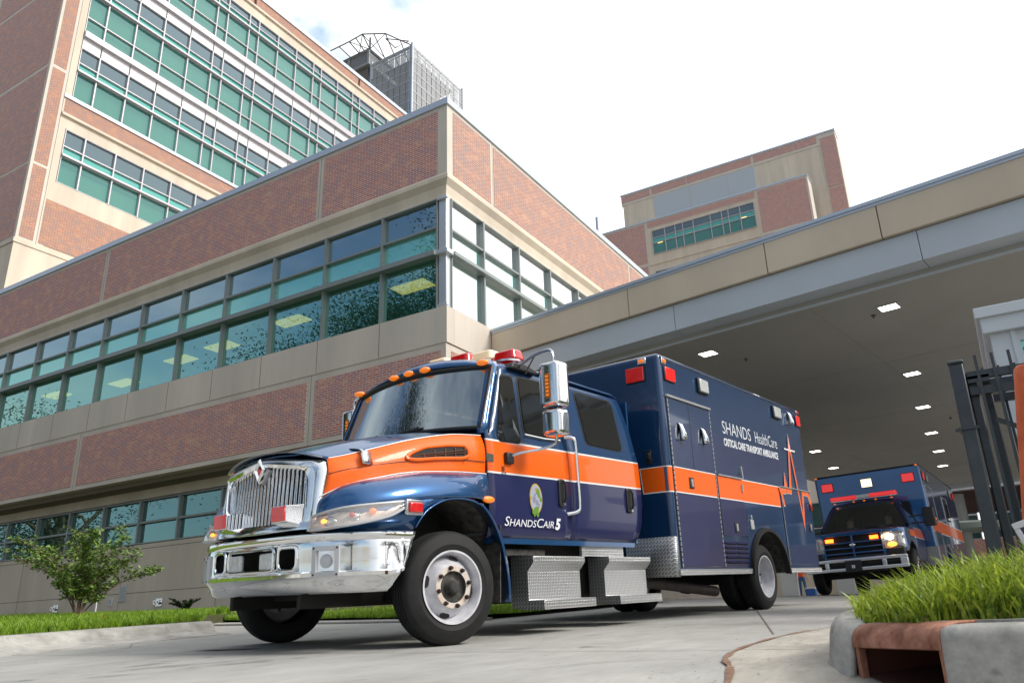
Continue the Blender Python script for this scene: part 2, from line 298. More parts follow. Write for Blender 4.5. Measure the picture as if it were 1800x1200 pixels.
def concrete(name, col, amt=.12, s=1.0):
    """broom-finished concrete with stains and fine pits"""
    m = mat(name, col, .8); t, N, L, p = nodes(m); tc = N('ShaderNodeTexCoord')
    def nz(sc_, st=(1, 1, 1), d=8, r=.6):
        mp = N('ShaderNodeMapping'); mp.inputs['Scale'].default_value = st; L(tc.outputs['Object'], mp.inputs[0]); n = N('ShaderNodeTexNoise'); n.inputs['Scale'].default_value = sc_; n.inputs['Detail'].default_value = d; n.inputs['Roughness'].default_value = r; L(mp.outputs[0], n.inputs['Vector']); return n
    a, b, c = nz(.55 * s), nz(4 * s, (1, .35, 1)), nz(55, (1, .12, 1), 4)
    def mr(n, lo, hi, f0=.3, f1=.7):
        q = N('ShaderNodeMapRange'); q.inputs['From Min'].default_value = f0; q.inputs['From Max'].default_value = f1; q.inputs['To Min'].default_value = lo; q.inputs['To Max'].default_value = hi; L(n.outputs['Fac'], q.inputs['Value']); return q
    q1, q2, q3 = mr(a, 1 - amt, 1 + amt), mr(b, 1 - amt * .9, 1 + amt * .6), mr(c, .94, 1.05)
    m1 = N('ShaderNodeMath'); m1.operation = 'MULTIPLY'; L(q1.outputs[0], m1.inputs[0]); L(q2.outputs[0], m1.inputs[1]); m2 = N('ShaderNodeMath'); m2.operation = 'MULTIPLY'; L(m1.outputs[0], m2.inputs[0]); L(q3.outputs[0], m2.inputs[1])
    vm = N('ShaderNodeVectorMath'); vm.operation = 'SCALE'; vm.inputs[0].default_value = col; L(m2.outputs[0], vm.inputs['Scale'])
    st = nz(1.3 * s, (1, 1, 1), 3); sq = mr(st, 0, 1, .66, .72); mx = N('ShaderNodeMix'); mx.data_type = 'RGBA'; L(sq.outputs[0], mx.inputs[0]); L(vm.outputs[0], mx.inputs[6]); mx.inputs[7].default_value = (*[x * .62 for x in col], 1); L(mx.outputs[2], p.inputs['Base Color'])
    bp = N('ShaderNodeBump'); bp.inputs['Strength'].default_value = .35; bp.inputs['Distance'].default_value = .004; L(c.outputs['Fac'], bp.inputs['Height']); L(bp.outputs[0], p.inputs['Normal'])
    return m
M['road'] = concrete('drive_concrete', (.345, .34, .32), .15, 1.3); M['apron'] = concrete('apron_concrete', (.37, .345, .30), .20, 2.6); M['curb'] = concrete('curb_concrete', (.36, .35, .325), .26, 4.5)

# ---------------------------------------------------------------- ground
NRM = (0.0181, -0.0454, 0.9988); T0 = (-4.77, 5.288, -0.06)
def H(x, y):
    """height of the drive: rises away from the street"""
    xc = max(-32, min(16, x)); yc = max(-12, min(19, y))
    z = T0[2] - (NRM[0] * (xc - T0[0]) + NRM[1] * (yc - T0[1])) / NRM[2]
    if y > 19: z += .024 * (min(y, 70) - 19)
    return z
def dip(x, y):
    """hollow of the gutter apron in front of the drain"""
    d = math.hypot((x + .15) * .85, (y - 2.75)); return -.17 * max(0, 1 - (d / 1.35) ** 2) if d < 1.35 else 0
xs = sorted(set([-900, -300, -120, -60, -32] + [-30 + 2 * i for i in range(10)] + [-10 + .5 * i for i in range(14)] + [round(-3 + .15 * i, 3) for i in range(34)] + [2.5 + i * 1.5 for i in range(10)] + [30, 80, 300, 900]))
ys = sorted(set([-900, -300, -80, -30, -12, -6, -3] + [round(-1.5 + .15 * i, 3) for i in range(50)] + [6.5 + i for i in range(14)] + [22, 28, 40, 55, 70, 120, 300, 900]))
b = MB(); b.grid([[(x, y, H(x, y) + dip(x, y)) for x in xs] for y in ys]); tag(b.build('road', M['road'], smooth=True), kind='structure')
# gutter apron of darker concrete, 4 mm above, bounded by the curved joint
JT = crm([(-1.02, 2.2, 0), (-1.08, 3.1, 0), (-1.18, 3.75, 0), (-1.38, 4.35, 0), (-1.48, 5.1, 0), (-1.46, 6.2, 0), (-1.22, 7.6, 0), (-1.15, 9, 0)], 6)
b = MB(); rows = []
for i in range(15):
    t = i / 14; rows.append([(p.x + (1.6 - p.x) * t, p.y, H(p.x + (1.6 - p.x) * t, p.y) + dip(p.x + (1.6 - p.x) * t, p.y) + .004) for p in JT])
b.grid(rows); tag(b.build('gutter_apron', M['apron'], smooth=True), kind='structure')
b = MB(); rw = [[], []]
for i, p in enumerate(JT):
    ww = .016 + .006 * math.sin(i * 1.7)
    for k, s in ((0, -1), (1, 1)): rw[k].append((p.x + s * ww, p.y, H(p.x, p.y) + dip(p.x, p.y) + .009))
b.grid(rw); tag(b.build('expansion_joint', vary(mat('joint_filler', (.22, .13, .085), .9), 20, .4)), kind='structure')
# slab joints and stains on the drive
b = MB()
for pts in ([(-14, 3.0), (-1.1, 4.9)], [(-16, 9.05), (-1.3, 7.55)], [(-3.1, 13.2), (5, 12.6)], [(-1.6, 6.2), (-4.2, 15)]):
    (x0, y0), (x1, y1) = pts; n = 30; r = [[], []]; d = Vector((y0 - y1, x1 - x0)).normalized() * .006
    for i in range(n + 1):
        x = x0 + (x1 - x0) * i / n; y = y0 + (y1 - y0) * i / n
        for k, s in ((0, -1), (1, 1)): r[k].append((x + d.x * s, y + d.y * s, H(x, y) + .005))
    b.grid(r)
tag(b.build('slab_joint', mat('slab_joint', (.16, .14, .12), .9)), kind='structure')

def ribbon(b, pts, wd, dz=.006):
    P = crm(pts, 6); r = [[], []]
    for i, p in enumerate(P):
        t = (P[min(i + 1, len(P) - 1)] - P[max(i - 1, 0)]).normalized(); n_ = Vector((-t.y, t.x, 0)) * wd * random.uniform(.6, 1.3)
        for k, s_ in ((0, -1), (1, 1)): q = p + n_ * s_; r[k].append((q.x, q.y, H(q.x, q.y) + dip(q.x, q.y) + dz))
    b.grid(r)
b = MB()
for pts in ([(-4.5, 2.4, 0), (-3.9, 3.2, 0), (-3.95, 3.9, 0), (-3.3, 4.6, 0), (-2.6, 5.0, 0)], [(-2.2, 3.6, 0), (-1.9, 4.1, 0), (-1.55, 4.3, 0)], [(-6.5, 3.4, 0), (-6.9, 4.6, 0), (-7.6, 5.2, 0)]): ribbon(b, pts, .0035)
tag(b.build('road_crack', bpy.data.materials['slab_joint']), kind='structure')
b = MB()
for dx in (0, .28): ribbon(b, [(-5.4 + dx, -1, 0), (-5.0 + dx, 1.5, 0), (-4.6 + dx, 3.6, 0), (-4.0 + dx, 5.3, 0)], .09, .0045)
tm = mat('tyre_mark', (.25, .25, .245), .7); t_, N_g, L_g, p_g = nodes(tm); n_g = N_g('ShaderNodeTexNoise'); n_g.inputs['Scale'].default_value = 3; n_g.inputs['Detail'].default_value = 8; m_g = N_g('ShaderNodeMapRange'); m_g.inputs['From Min'].default_value = .45; m_g.inputs['From Max'].default_value = .8; m_g.inputs['To Max'].default_value = .7; c_g = N_g('ShaderNodeTexCoord'); L_g(c_g.outputs['Object'], n_g.inputs['Vector']); L_g(n_g.outputs['Fac'], m_g.inputs['Value']); L_g(m_g.outputs[0], p_g.inputs['Alpha'])
tag(b.build('tyre_mark', tm), kind='structure')
b = MB()
for i in range(260):
    x = random.uniform(-1.5, -.95) if i < 130 else random.uniform(-7, -1); y = random.uniform(3.0, 7.5); a = random.uniform(0, 6.28); r_ = random.uniform(.004, .012)
    z = H(x, y) + dip(x, y) + .009; b.add([(x + r_ * math.cos(a), y + r_ * math.sin(a), z), (x + r_ * math.cos(a + 2), y + r_ * math.sin(a + 2), z + .002), (x + r_ * math.cos(a + 4), y + r_ * math.sin(a + 4), z + .001)], [(0, 1, 2)])
tag(b.build('litter', mat('leaf_litter', (.14, .10, .06), .9)), 'tiny bits of leaf litter and grit scattered on the drive', 'litter', kind='stuff')

# ---------------------------------------------------------------- low wing of the hospital
def part_box(parent, name, m, *bx, bevel=0):
    if name in SPLIT:
        for q in bx: o = MB().box(*q).build(name, m, parent, bevel=bevel)
        return o
    b = MB()
    for q in bx: b.box(*q)
    return b.build(name, m, parent, bevel=bevel)
SPLIT = ('step_bracket', 'seat', 'office_light', 'room', 'ledge', 'coping', 'parapet_coping', 'rub_rail', 'pane', 'awning_rail')
CX, CY = -11.24, 15.5
XE, YE = -46.0, 38.0
low = empty('hospital_wing', (0, 0, 0)); tag(low, 'two storey brick and glass hospital wing with cream bands, its corner above the front ambulance', 'building')
part_box(low, 'roof', M['stone'], (XE, CX - .3, CY + .3, YE, 13.9, 14.0))
part_box(low, 'wall', M['cream'], (XE, CX - .4, CY + 5.2, CY + 5.4, 4.95, 13.9), (XE, XE + .3, CY + .3, YE, 0.3, 13.9), (CX - 5.4, CX - 5.2, CY + 5.2, YE, 4.95, 13.9))
part_box(low, 'parapet_coping', M['coping'], (XE, CX + .06, CY - .06, CY + .35, 14.20, 14.40), (CX - .35, CX + .06, CY + .35, YE, 14.20, 14.40))
# upper brick band: panels framed in precast
ZB0, ZB1 = 11.88, 14.08
jx = [CX - .22, -16.1, -27.15, -36.3, XE]
b = MB(); b.box(XE, CX - .001, CY, CY + .3, 11.84, 14.20)
b.box(CX - .3, CX, CY + .301, YE, 11.84, 14.20); b.build('upper_wall', M['stone'], low)
for a, c in zip(jx, jx[1:]):
    part_box(low, 'brick_panel', M['brick_x'], (c + .14, a - .10, CY - .012, CY + .05, ZB0 + .08, ZB1))
jy = [CY + .22, 17.85, 28.3, YE]
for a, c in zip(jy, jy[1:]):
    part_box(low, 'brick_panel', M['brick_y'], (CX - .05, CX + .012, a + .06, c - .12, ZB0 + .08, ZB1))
# cream cornice under the band, two steps with a sloped face
b = MB(); pr_ = [(.03, 11.96), (.05, 11.90), (.05, 11.79), (-.08, 11.64), (-.12, 11.42), (-.12, 11.30), (-.3, 11.30)]
b.grid([[(XE, CY - d, z) for d, z in pr_], [(CX + d, CY - d, z) for d, z in pr_], [(CX + d, YE, z) for d, z in pr_]]); b.build('cornice', M['cream'], low)
# sill band, lower brick band and its frames
b = MB(); b.box(XE, CX, CY - .02, CY + .3, 6.98, 7.98); b.box(CX - .3, CX - .002, CY + .31, YE, 6.98, 7.98); b.box(XE, CX - .04, CY + .0, CY + .3, 4.95, 6.978); b.box(CX - .3, CX - .04, CY + .3, YE, 4.95, 6.978); b.build('precast_band', M['tan'], low)
jx2 = [CX - .06, -15.98, -27.07, -38.1, XE]
for a, c in zip(jx2, jx2[1:]):
    part_box(low, 'brick_panel', M['brick_x'], (c + .16, a - .14, CY - .014, CY + .05, 5.10, 6.80))
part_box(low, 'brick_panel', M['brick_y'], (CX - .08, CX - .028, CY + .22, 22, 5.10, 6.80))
b = MB()
for x in (-13.5, -15.8, -18.1, -20.3, -22.45, -24.6, -26.76, -29, -31.2, -33.4): b.box(x - .009, x + .009, CY - .0225, CY, 7.0, 7.97)
for x in jx2[1:-1]: b.box(x - .006, x + .006, CY - .003, CY + .02, 4.96, 6.97)
for x in jx[1:-1]: b.box(x - .006, x + .006, CY - .003, CY + .02, 11.9, 14.18)
for y in (17.85, 28.3): b.box(CX - .02, CX + .003, y - .006, y + .006, 11.9, 14.18)
b.build('joint', mat('dark_joint', (.13, .11, .09), .9), low)
# ground floor, set back under the band
GY = 16.4
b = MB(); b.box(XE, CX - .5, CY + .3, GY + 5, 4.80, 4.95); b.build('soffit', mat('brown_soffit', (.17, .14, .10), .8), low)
part_box(low, 'base_wall', M['tan'], (CX - .85, CX - .5, GY + .36, YE, -.6, 4.95)); part_box(low, 'base_wall', M['cream'], (XE, CX - .5, GY, GY + .35, -.4, 3.0), (XE, CX - .5, GY + .04, GY + .3, 4.5, 4.80))
b = MB()
for z in (1.50, 2.86): b.box(XE, CX - .5, GY - .003, GY + .01, z - .009, z + .009)
for x in (-20.3, -25, -31, -36): b.box(x - .008, x + .008, GY - .0035, GY + .01, -.3, 2.85)
b.build('joint', bpy.data.materials['dark_joint'], low)
part_box(low, 'room', M['room_dark'], (XE, CX - .6, GY + 5, GY + 5.1, -.4, 4.8), (XE, CX - .6, GY + .35, GY + 5, 2.2, 2.3))
def window_x(parent, x0, x1, y, rows, mm, fw=.07, depth=.16, shade=None, panes=('pane_vision', 'pane_spandrel', 'pane_top')):
    """one bay of curtain wall facing -Y: frame plus its panes"""
    b = MB(); z0, z1 = rows[0], rows[-1]
    b.box(x0, x0 + fw / 2, y - .06, y + depth, z0, z1); b.box(x1 - fw / 2, x1, y - .06, y + depth, z0, z1)
    for i, z in enumerate(rows):
        h = fw * (.5 if i in (0, len(rows) - 1) else .42); b.box(x0 + fw / 2, x1 - fw / 2, y - .045, y + depth - .01, max(z0, z - h), min(z1, z + h))
    if shade is not None: b.box(x0, x1, y - .20, y - .0601, shade - .07, shade + .07)
    f = b.build('window', mm, parent)
    for i in range(len(rows) - 1):
        k = panes[i]
        if k: MB().add([(x0 + .01, y + .07, rows[i]), (x1 - .01, y + .07, rows[i]), (x1 - .01, y + .07, rows[i + 1]), (x0 + .01, y + .07, rows[i + 1])], [(0, 1, 2, 3)]).build('pane', M[k] if isinstance(k, str) else k, f)
    return f
def window_y(parent, y0, y1, x, rows, mm, fw=.07, depth=.16, shade=None, panes=('pane_vision', 'pane_spandrel', 'pane_top')):
    """one bay of curtain wall facing +X"""
    b = MB(); z0, z1 = rows[0], rows[-1]
    b.box(x - depth, x + .06, y0, y0 + fw / 2, z0, z1); b.box(x - depth, x + .06, y1 - fw / 2, y1, z0, z1)
    for i, z in enumerate(rows):
        h = fw * (.5 if i in (0, len(rows) - 1) else .42); b.box(x - depth + .01, x + .045, y0 + fw / 2, y1 - fw / 2, max(z0, z - h), min(z1, z + h))
    if shade is not None: b.box(x + .0601, x + .17, y0, y1, shade - .05, shade + .05)
    f = b.build('window', mm, parent)
    for i in range(len(rows) - 1):
        k = panes[i]
        if k: MB().add([(x - .07, y0 + .01, rows[i]), (x - .07, y1 - .01, rows[i]), (x - .07, y1 - .01, rows[i + 1]), (x - .07, y0 + .01, rows[i + 1])], [(0, 1, 2, 3)]).build('pane', M[k] if isinstance(k, str) else k, f)
    return f
WX = [-11.62, -13.58] + [-15.79 - 2.2 * i for i in range(13)]
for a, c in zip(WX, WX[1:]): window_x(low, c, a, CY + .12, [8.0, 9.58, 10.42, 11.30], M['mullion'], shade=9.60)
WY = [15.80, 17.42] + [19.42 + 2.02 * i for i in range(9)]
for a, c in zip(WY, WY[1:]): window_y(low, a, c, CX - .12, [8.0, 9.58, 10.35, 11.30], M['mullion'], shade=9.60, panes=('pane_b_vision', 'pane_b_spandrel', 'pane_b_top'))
b = MB(); b.box(CX - .36, CX - .10, CY + .10, CY + .36, 8.0, 11.30); b.box(CX - .40, CX + .02, CY - .02, CY + .30, 9.53, 9.67); b.box(CX - .36, CX - .02, CY + .02, CY + .1, 11.2, 11.3); b.box(CX - .36, CX - .02, CY + .02, CY + .1, 8.0, 8.1)
b.build('corner_post', mat('corner_aluminium', (.62, .64, .66), .3, .7), low, bevel=.02)
GX = [-20.5 - 2.03 * i for i in range(-4, 13)]
for a, c in zip(GX, GX[1:]): window_x(low, c, a, GY + .10, [3.03, 3.72, 4.47], M['mullion'], .08, panes=('pane_g', 'pane_g'))
# office inside the first floor: ceiling with lit panels seen through the glass
part_box(low, 'room', M['room'], (XE, CX - .4, CY + .35, CY + 5.2, 9.90, 9.96), (XE, CX - .4, CY + .35, CY + 5.2, 7.7, 7.76), (CX - 5.2, CX - .4, CY + 5.2, YE, 9.90, 9.96))
for x, y in ((-13.9, 17.4), (-18.9, 17.3), (-22.7, 17.6), (-25.1, 17.7), (-29.3, 18.2), (-33, 17.6)):
    part_box(low, 'office_light', M['light_yellow'], (x - .62, x + .62, y - .3, y + .3, 9.86, 9.895))
# roof edge handrail of clips behind the parapet
# wall fittings
for i, (x, z, lb) in enumerate(((-28.5, 1.18, 'twin silver pipe outlet on the cream wall behind the small tree'), (-22.9, 1.16, 'twin silver pipe outlet on the cream wall right of the small tree'))):
    e = empty('pipe_outlet', (x, GY, z)); tag(e, lb, 'pipe outlet', 'twin pipe outlets on the cream base wall')
    MB().box(-.16, .16, -.02, 0, -.12, .12).build('plate', M['steel'], e, bevel=.004)
    for s in (-.075, .075):
        p_ = MB().lathe([(0, .055), (-.10, .055), (-.12, .062), (-.12, .04), (-.03, .04)], (s, 0, 0), 1, 16).build('pipe', M['chrome'], e, smooth=True)
for nm, x, z, w_, h_, mt, lb, ct in (('wall_panel', -24.8, 1.50, .36, .5, M['silver'], 'grey metal access panel on the cream wall behind the shrubs', 'access panel'), ('wall_sign', -25.4, 1.27, .2, .25, M['spandrel_white'], 'small white notice on the cream wall beside the grey access panel', 'sign')):
    o = empty(nm, (x, GY, z)); tag(o, lb, ct)
    MB().box(-w_ / 2, w_ / 2, -.025, 0, -h_ / 2, h_ / 2).build('plate', mt, o, bevel=.005)
    b = MB()
    if nm == 'wall_panel':
        b.box(-w_ / 2 + .03, w_ / 2 - .03, -.03, -.0252, -h_ / 2 + .03, h_ / 2 - .03); b.build('door', mat('panel_door', (.36, .37, .36), .5), o)
    else:
        for k in range(4): b.box(-.07, .07 - .02 * (k % 2), -.0275, -.0252, .06 - .04 * k, .072 - .04 * k)
        b.build('print', M['black'], o)
e = empty('marker_post', (-19.0, 11.9, H(-19, 11.9) + .05)); tag(e, 'thin blue and white marker stake standing in the lawn', 'marker stake')
MB().box(-.02, .02, -.012, .012, 0, .52).build('stake', M['spandrel_white'], e); MB().box(-.03, .03, -.016, .016, .52, .78).build('flag', mat('blue_flag', (.03, .11, .42), .6), e)

# ---------------------------------------------------------------- tower behind
TX, TY0, TY1 = -35.1, 15.7, 60.0
TX2 = -75
tw = empty('hospital_tower'); tag(tw, 'tall brick hospital tower with teal glass curtain wall, behind the low wing', 'building')
part_box(tw, 'wall', M['cream'], (TX2, TX - .35, TY0 + .4, TY1, 13.5, 39.0))
b = MB(); b.box(TX2, TX - .341, TY0, TY0 + .4, 17.0, 39.6); b.box(TX - .34, TX, TY0 - .001, TY0 + .90, 17.0, 39.6)
b.build('corner_pier', M['stone'], tw)
zb = [17.25, 21.15, 26.65, 32.15, 37.4]
zt = [21.0, 26.45, 31.95, 37.2, 39.6]
for z0, z1 in zip(zb, zt):
    for x0, x1 in ((TX2, TX - 14.2), (TX - 13.9, TX - 7.2), (TX - 6.9, TX - .18)):
        part_box(tw, 'brick_panel', M['brick_xd'], (x0, x1, TY0 - .012, TY0 + .05, z0, z1))
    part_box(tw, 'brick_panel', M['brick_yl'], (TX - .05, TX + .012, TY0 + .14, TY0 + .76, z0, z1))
part_box(tw, 'base', M['cream'], (TX2, TX + .03, TY0 - .03, TY1, 13.6, 16.95), (TX - .3, TX + .08, TY0 - .08, TY1, 16.9, 17.1), (TX2, TX - .3, TY0 - .08, TY0 + .2, 16.9, 17.1))
# cream surround and bands of the long side
part_box(tw, 'precast_band', M['cream'], (TX - .34, TX - .001, TY0 + .92, TY0 + 1.25, 17.1, 39.0), (TX - .34, TX - .02, TY0 + 1.25, TY1, 17.1, 20.6), (TX - .34, TX - .001, TY0 + 1.25, TY1, 23.56, 24.32), (TX - .34, TX - .001, TY0 + 1.25, TY1, 38.02, 38.9))
part_box(tw, 'ledge', M['cream'], (TX - .02, TX + .14, TY0 + .92, TY1, 24.16, 24.30), (TX - .02, TX + .14, TY0 + .92, TY1, 38.7, 38.86))
for y0, y1 in ((TY0 + 1.0, 27.0), (27.2, 37.0), (37.2, TY1)):
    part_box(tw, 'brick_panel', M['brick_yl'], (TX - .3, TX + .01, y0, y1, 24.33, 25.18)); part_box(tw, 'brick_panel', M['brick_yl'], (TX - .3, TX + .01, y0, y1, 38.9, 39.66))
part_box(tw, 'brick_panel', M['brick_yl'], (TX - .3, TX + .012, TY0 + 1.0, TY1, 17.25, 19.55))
part_box(tw, 'coping', M['coping'], (TX - .36, TX + .08, TY0 + .9, TY1, 25.18, 25.36), (TX - .4, TX + .09, TY0 - .08, TY1, 39.66, 39.95), (TX2, TX - .4, TY0 - .08, TY0 + .3, 39.6, 39.95))
TYS = [16.98, 18.0, 19.62, 21.22, 22.87, 24.47, 25.22, 26.86, 27.62, 29.25, 30.88, 32.5, 33.26, 34.9, 36.5, 37.26, 38.9, 40.5, 42.1, 43.7]
MW = M['white_mull']
for i, (a, c) in enumerate(zip(TYS, TYS[1:])):
    V, S_, T_ = 'pane_t_vision', 'pane_t_spandrel', 'pane_t_top'
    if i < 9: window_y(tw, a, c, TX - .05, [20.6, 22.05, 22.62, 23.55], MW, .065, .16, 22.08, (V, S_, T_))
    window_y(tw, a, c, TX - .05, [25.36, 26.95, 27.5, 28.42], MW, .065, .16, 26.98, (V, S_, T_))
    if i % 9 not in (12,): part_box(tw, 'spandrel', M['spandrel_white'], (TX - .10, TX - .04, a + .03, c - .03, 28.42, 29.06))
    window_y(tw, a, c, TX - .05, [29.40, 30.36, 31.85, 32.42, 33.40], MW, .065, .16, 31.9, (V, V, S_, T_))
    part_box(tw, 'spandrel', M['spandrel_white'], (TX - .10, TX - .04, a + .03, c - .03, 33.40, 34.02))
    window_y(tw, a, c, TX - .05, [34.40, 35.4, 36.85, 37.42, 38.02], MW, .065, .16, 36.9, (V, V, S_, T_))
part_box(tw, 'ledge', M['white_mull'], (TX - .12, TX + .16, TYS[0], 46, 29.06, 29.40), (TX - .12, TX + .16, TYS[0], 46, 34.02, 34.40))
for z in (19.2, 25.2, 30.9 - .5, 35.6): part_box(tw, 'room', M['room'], (TX - 5, TX - .3, TY0 + 1.3, 46, z - .06 + 2.6 - (z > 22) * .7, z + 2.6 - (z > 22) * .7))
for y, z in ((19.0, 21.72), (23.6, 21.72), (18.4, 30.86 + 1.5), (24.6, 27.02), (28.2, 32.4), (31.5, 27.02), (36.5, 32.4), (26.2, 32.4), (33.8, 36.9)):
    part_box(tw, 'office_light', M['light_yellow'], (TX - 2.4, TX - 1.3, y - .3, y + .3, z - .04 - .03, z - .03))
# screened cooling plant on the roof
def screen_mat():
    m = mat('perforated_metal', (.30, .31, .32), .6, .5); t, N, L, p = nodes(m); tc = N('ShaderNodeTexCoord'); sx = N('ShaderNodeSeparateXYZ'); L(tc.outputs['Object'], sx.inputs[0])
    aa = N('ShaderNodeMath'); aa.operation = 'ADD'; L(sx.outputs[0], aa.inputs[0]); L(sx.outputs[1], aa.inputs[1])
    cb = N('ShaderNodeCombineXYZ'); L(aa.outputs[0], cb.inputs[0]); L(sx.outputs[2], cb.inputs[1])
    k = N('ShaderNodeTexBrick'); k.inputs['Scale'].default_value = 1; k.inputs['Brick Width'].default_value = .10; k.inputs['Row Height'].default_value = .10; k.inputs['Mortar Size'].default_value = .03; k.inputs['Mortar Smooth'].default_value = 0; k.offset = 0
    L(cb.outputs[0], k.inputs['Vector']); mr = N('ShaderNodeMapRange'); mr.inputs['To Min'].default_value = .05; mr.inputs['To Max'].default_value = 1; L(k.outputs['Fac'], mr.inputs['Value']); L(mr.outputs[0], p.inputs['Alpha'])
    return m
M['screen'] = screen_mat(); M['frame_dark'] = mat('dark_frame', (.10, .105, .11), .5, .4)
sx0, sx1, sy0, sy1, sz0, sz1 = -41.1, -36.4, 45.0, 52.7, 39.6, 49.1
ps = empty('rooftop_screen', (0, 0, 0)); tag(ps, 'grey perforated metal screen enclosure on the roof of the tower', 'rooftop enclosure')
b = MB()
for i in range(7):
    x = sx0 + (sx1 - sx0) * i / 7; b.add([(x + .03, sy0, sz0), (x + .66, sy0, sz0), (x + .66, sy0, sz1), (x + .03, sy0, sz1)], [(0, 1, 2, 3)])
for i in range(11):
    y = sy0 + .7 * i; b.add([(sx1, y + .03, sz0), (sx1, y + .67, sz0), (sx1, y + .67, sz1), (sx1, y + .03, sz1)], [(0, 1, 2, 3)])
b.build('screen_panel', M['screen'], ps)
b = MB(); 
for x, y in ((sx0, sy0), (sx1, sy0), (sx1, sy1)): b.box(x - .09, x + .09, y - .09, y + .09, sz0, sz1 + .2)
for z in (sz0 + .1, 42.4, 45.6, sz1): b.box(sx0, sx1, sy0 + .1, sy0 + .25, z - .1, z + .1); b.box(sx1 - .25, sx1 - .1, sy0, sy1, z - .1, z + .1)
for i in range(8):
    y = sy0 + 1.1 * i; b.box(sx1 - .3, sx1 - .2, y - .04, y + .04, sz0, sz1)
b.build('post', M['steel'], ps)
b = MB()
for i in range(9): z = sz0 + .5 + 1.04 * i; b.box(sx0, sx1 + .02, sy0 - .03, sy0 - .005, z, z + .07); b.box(sx1 + .005, sx1 + .03, sy0, sy1, z, z + .07)
b.build('screen_rail', M['steel'], ps)
b = MB()   # stair and plant inside the screen
for i in range(4):
    z = sz0 + 2.3 * i; b.tube([(sx1 - 1, sy0 + 1, z), (sx1 - 1, sy1 - 1, z + 2.2)], .16, 6); b.tube([(sx0 + 1, sy0 + 1.6, z + 2.2), (sx1 - .8, sy0 + 1.6, z)], .18, 6); b.box(sx0 + .6, sx1 - .6, sy0 + 1.2, sy1 - .8, z + 2.1, z + 2.25)
b.box(sx0 + .8, sx1 - 1.6, sy0 + 2.4, sy1 - 1.2, sz0, sz0 + 7.5)
b.build('stair', M['frame_dark'], ps)
hp = empty('helipad', (0, 0, 0)); tag(hp, 'rooftop helipad deck with tubular safety net frames above the tower parapet', 'helipad')
HM = mat('helipad_steel', (.16, .17, .18), .5, .3)
MB().box(-56, -41.5, 45, 57, 49.35, 50.9).build('deck', HM, hp, bevel=.05)
b = MB(); 
for k in range(6): x = -41.5 - 2.4 * k; b.box(x - .12, x + .12, 44.9, 45, 49.3, 50.95)
b.box(-56, -41.4, 44.88, 44.99, 50.8, 51.0); b.box(-56, -41.4, 44.88, 44.99, 49.25, 49.45); b.box(-41.5, -41.38, 45, 57, 50.8, 51.0); b.box(-41.5, -41.38, 45, 57, 49.25, 49.45); b.build('deck_frame', mat('deck_trim', (.26, .28, .29), .5, .4), hp)
b = MB(); b.add([(-41.9, 45.4, 49.3), (-55, 45.4, 49.3), (-55, 56, 49.3), (-41.9, 56, 49.3), (-43.6, 47.5, 46.2), (-52, 47.5, 46.2), (-52, 54, 46.2), (-43.6, 54, 46.2)], [(0, 1, 5, 4), (1, 2, 6, 5), (2, 3, 7, 6), (3, 0, 4, 7), (4, 5, 6, 7)]); b.box(-52, -43.6, 47.5, 54, 39.5, 46.2); b.build('support', mat('helipad_support', (.10, .105, .11), .7), hp)
inr = [(-56, 44.9, 50.9), (-44.7, 44.9, 50.9), (-42.6, 44.9, 50.9), (-41.4, 45.0, 50.9), (-41.4, 50, 50.9), (-41.4, 55, 50.9)]; outr = [(-51, 43.5, 51.3), (-45.1, 43.5, 51.3), (-42.6, 43.5, 51.25), (-41.0, 43.5, 51.35), (-38.8, 44.1, 50.8), (-38.2, 47.5, 51.5)]
b = MB(); b.tube(outr, .06, 6); b.tube(inr, .08, 6)
for i in range(5):
    a0, a1, c0, c1 = Vector(inr[i]), Vector(inr[i + 1]), Vector(outr[i]), Vector(outr[i + 1])
    for k in range(3): t = k / 2; b.tube([a0.lerp(a1, t), c0.lerp(c1, t)], .05, 6)
    if i in (2, 3): b.tube([a0, c1], .035, 5); b.tube([a1, c0], .035, 5)
b.tube([(-41.4, 45, 50.9), (-41.4, 45, 52.2)], .09, 6); b.tube([(-38.2, 43.5, 49.5), (-35.6, 43.5, 48.0), (-37.1, 43.5, 48.0), (-38.2, 43.5, 49.5)], .05, 5); b.build('net_frame', M['frame_dark'], hp)
rb = MB(); P0 = Vector((-36.3, 53.2, 41.2)); 
rail = [Vector((-35.4, 54.5 + 1.5 * i, 40.6 + .0 * i)) for i in range(14)]
rb.tube(rail, .035, 5)
for i, p in enumerate(rail):
    rb.tube([p, p + Vector((.5, .4, .45 - .12 * (i % 2)))], .03, 5); rb.tube([p + Vector((0, .7, 0)), p + Vector((.1, .8, .35))], .025, 5)
rl = rb.build('roof_railing', M['frame_dark']); tag(rl, 'thin clipped roof edge railing running right of the perforated screen', 'railing')

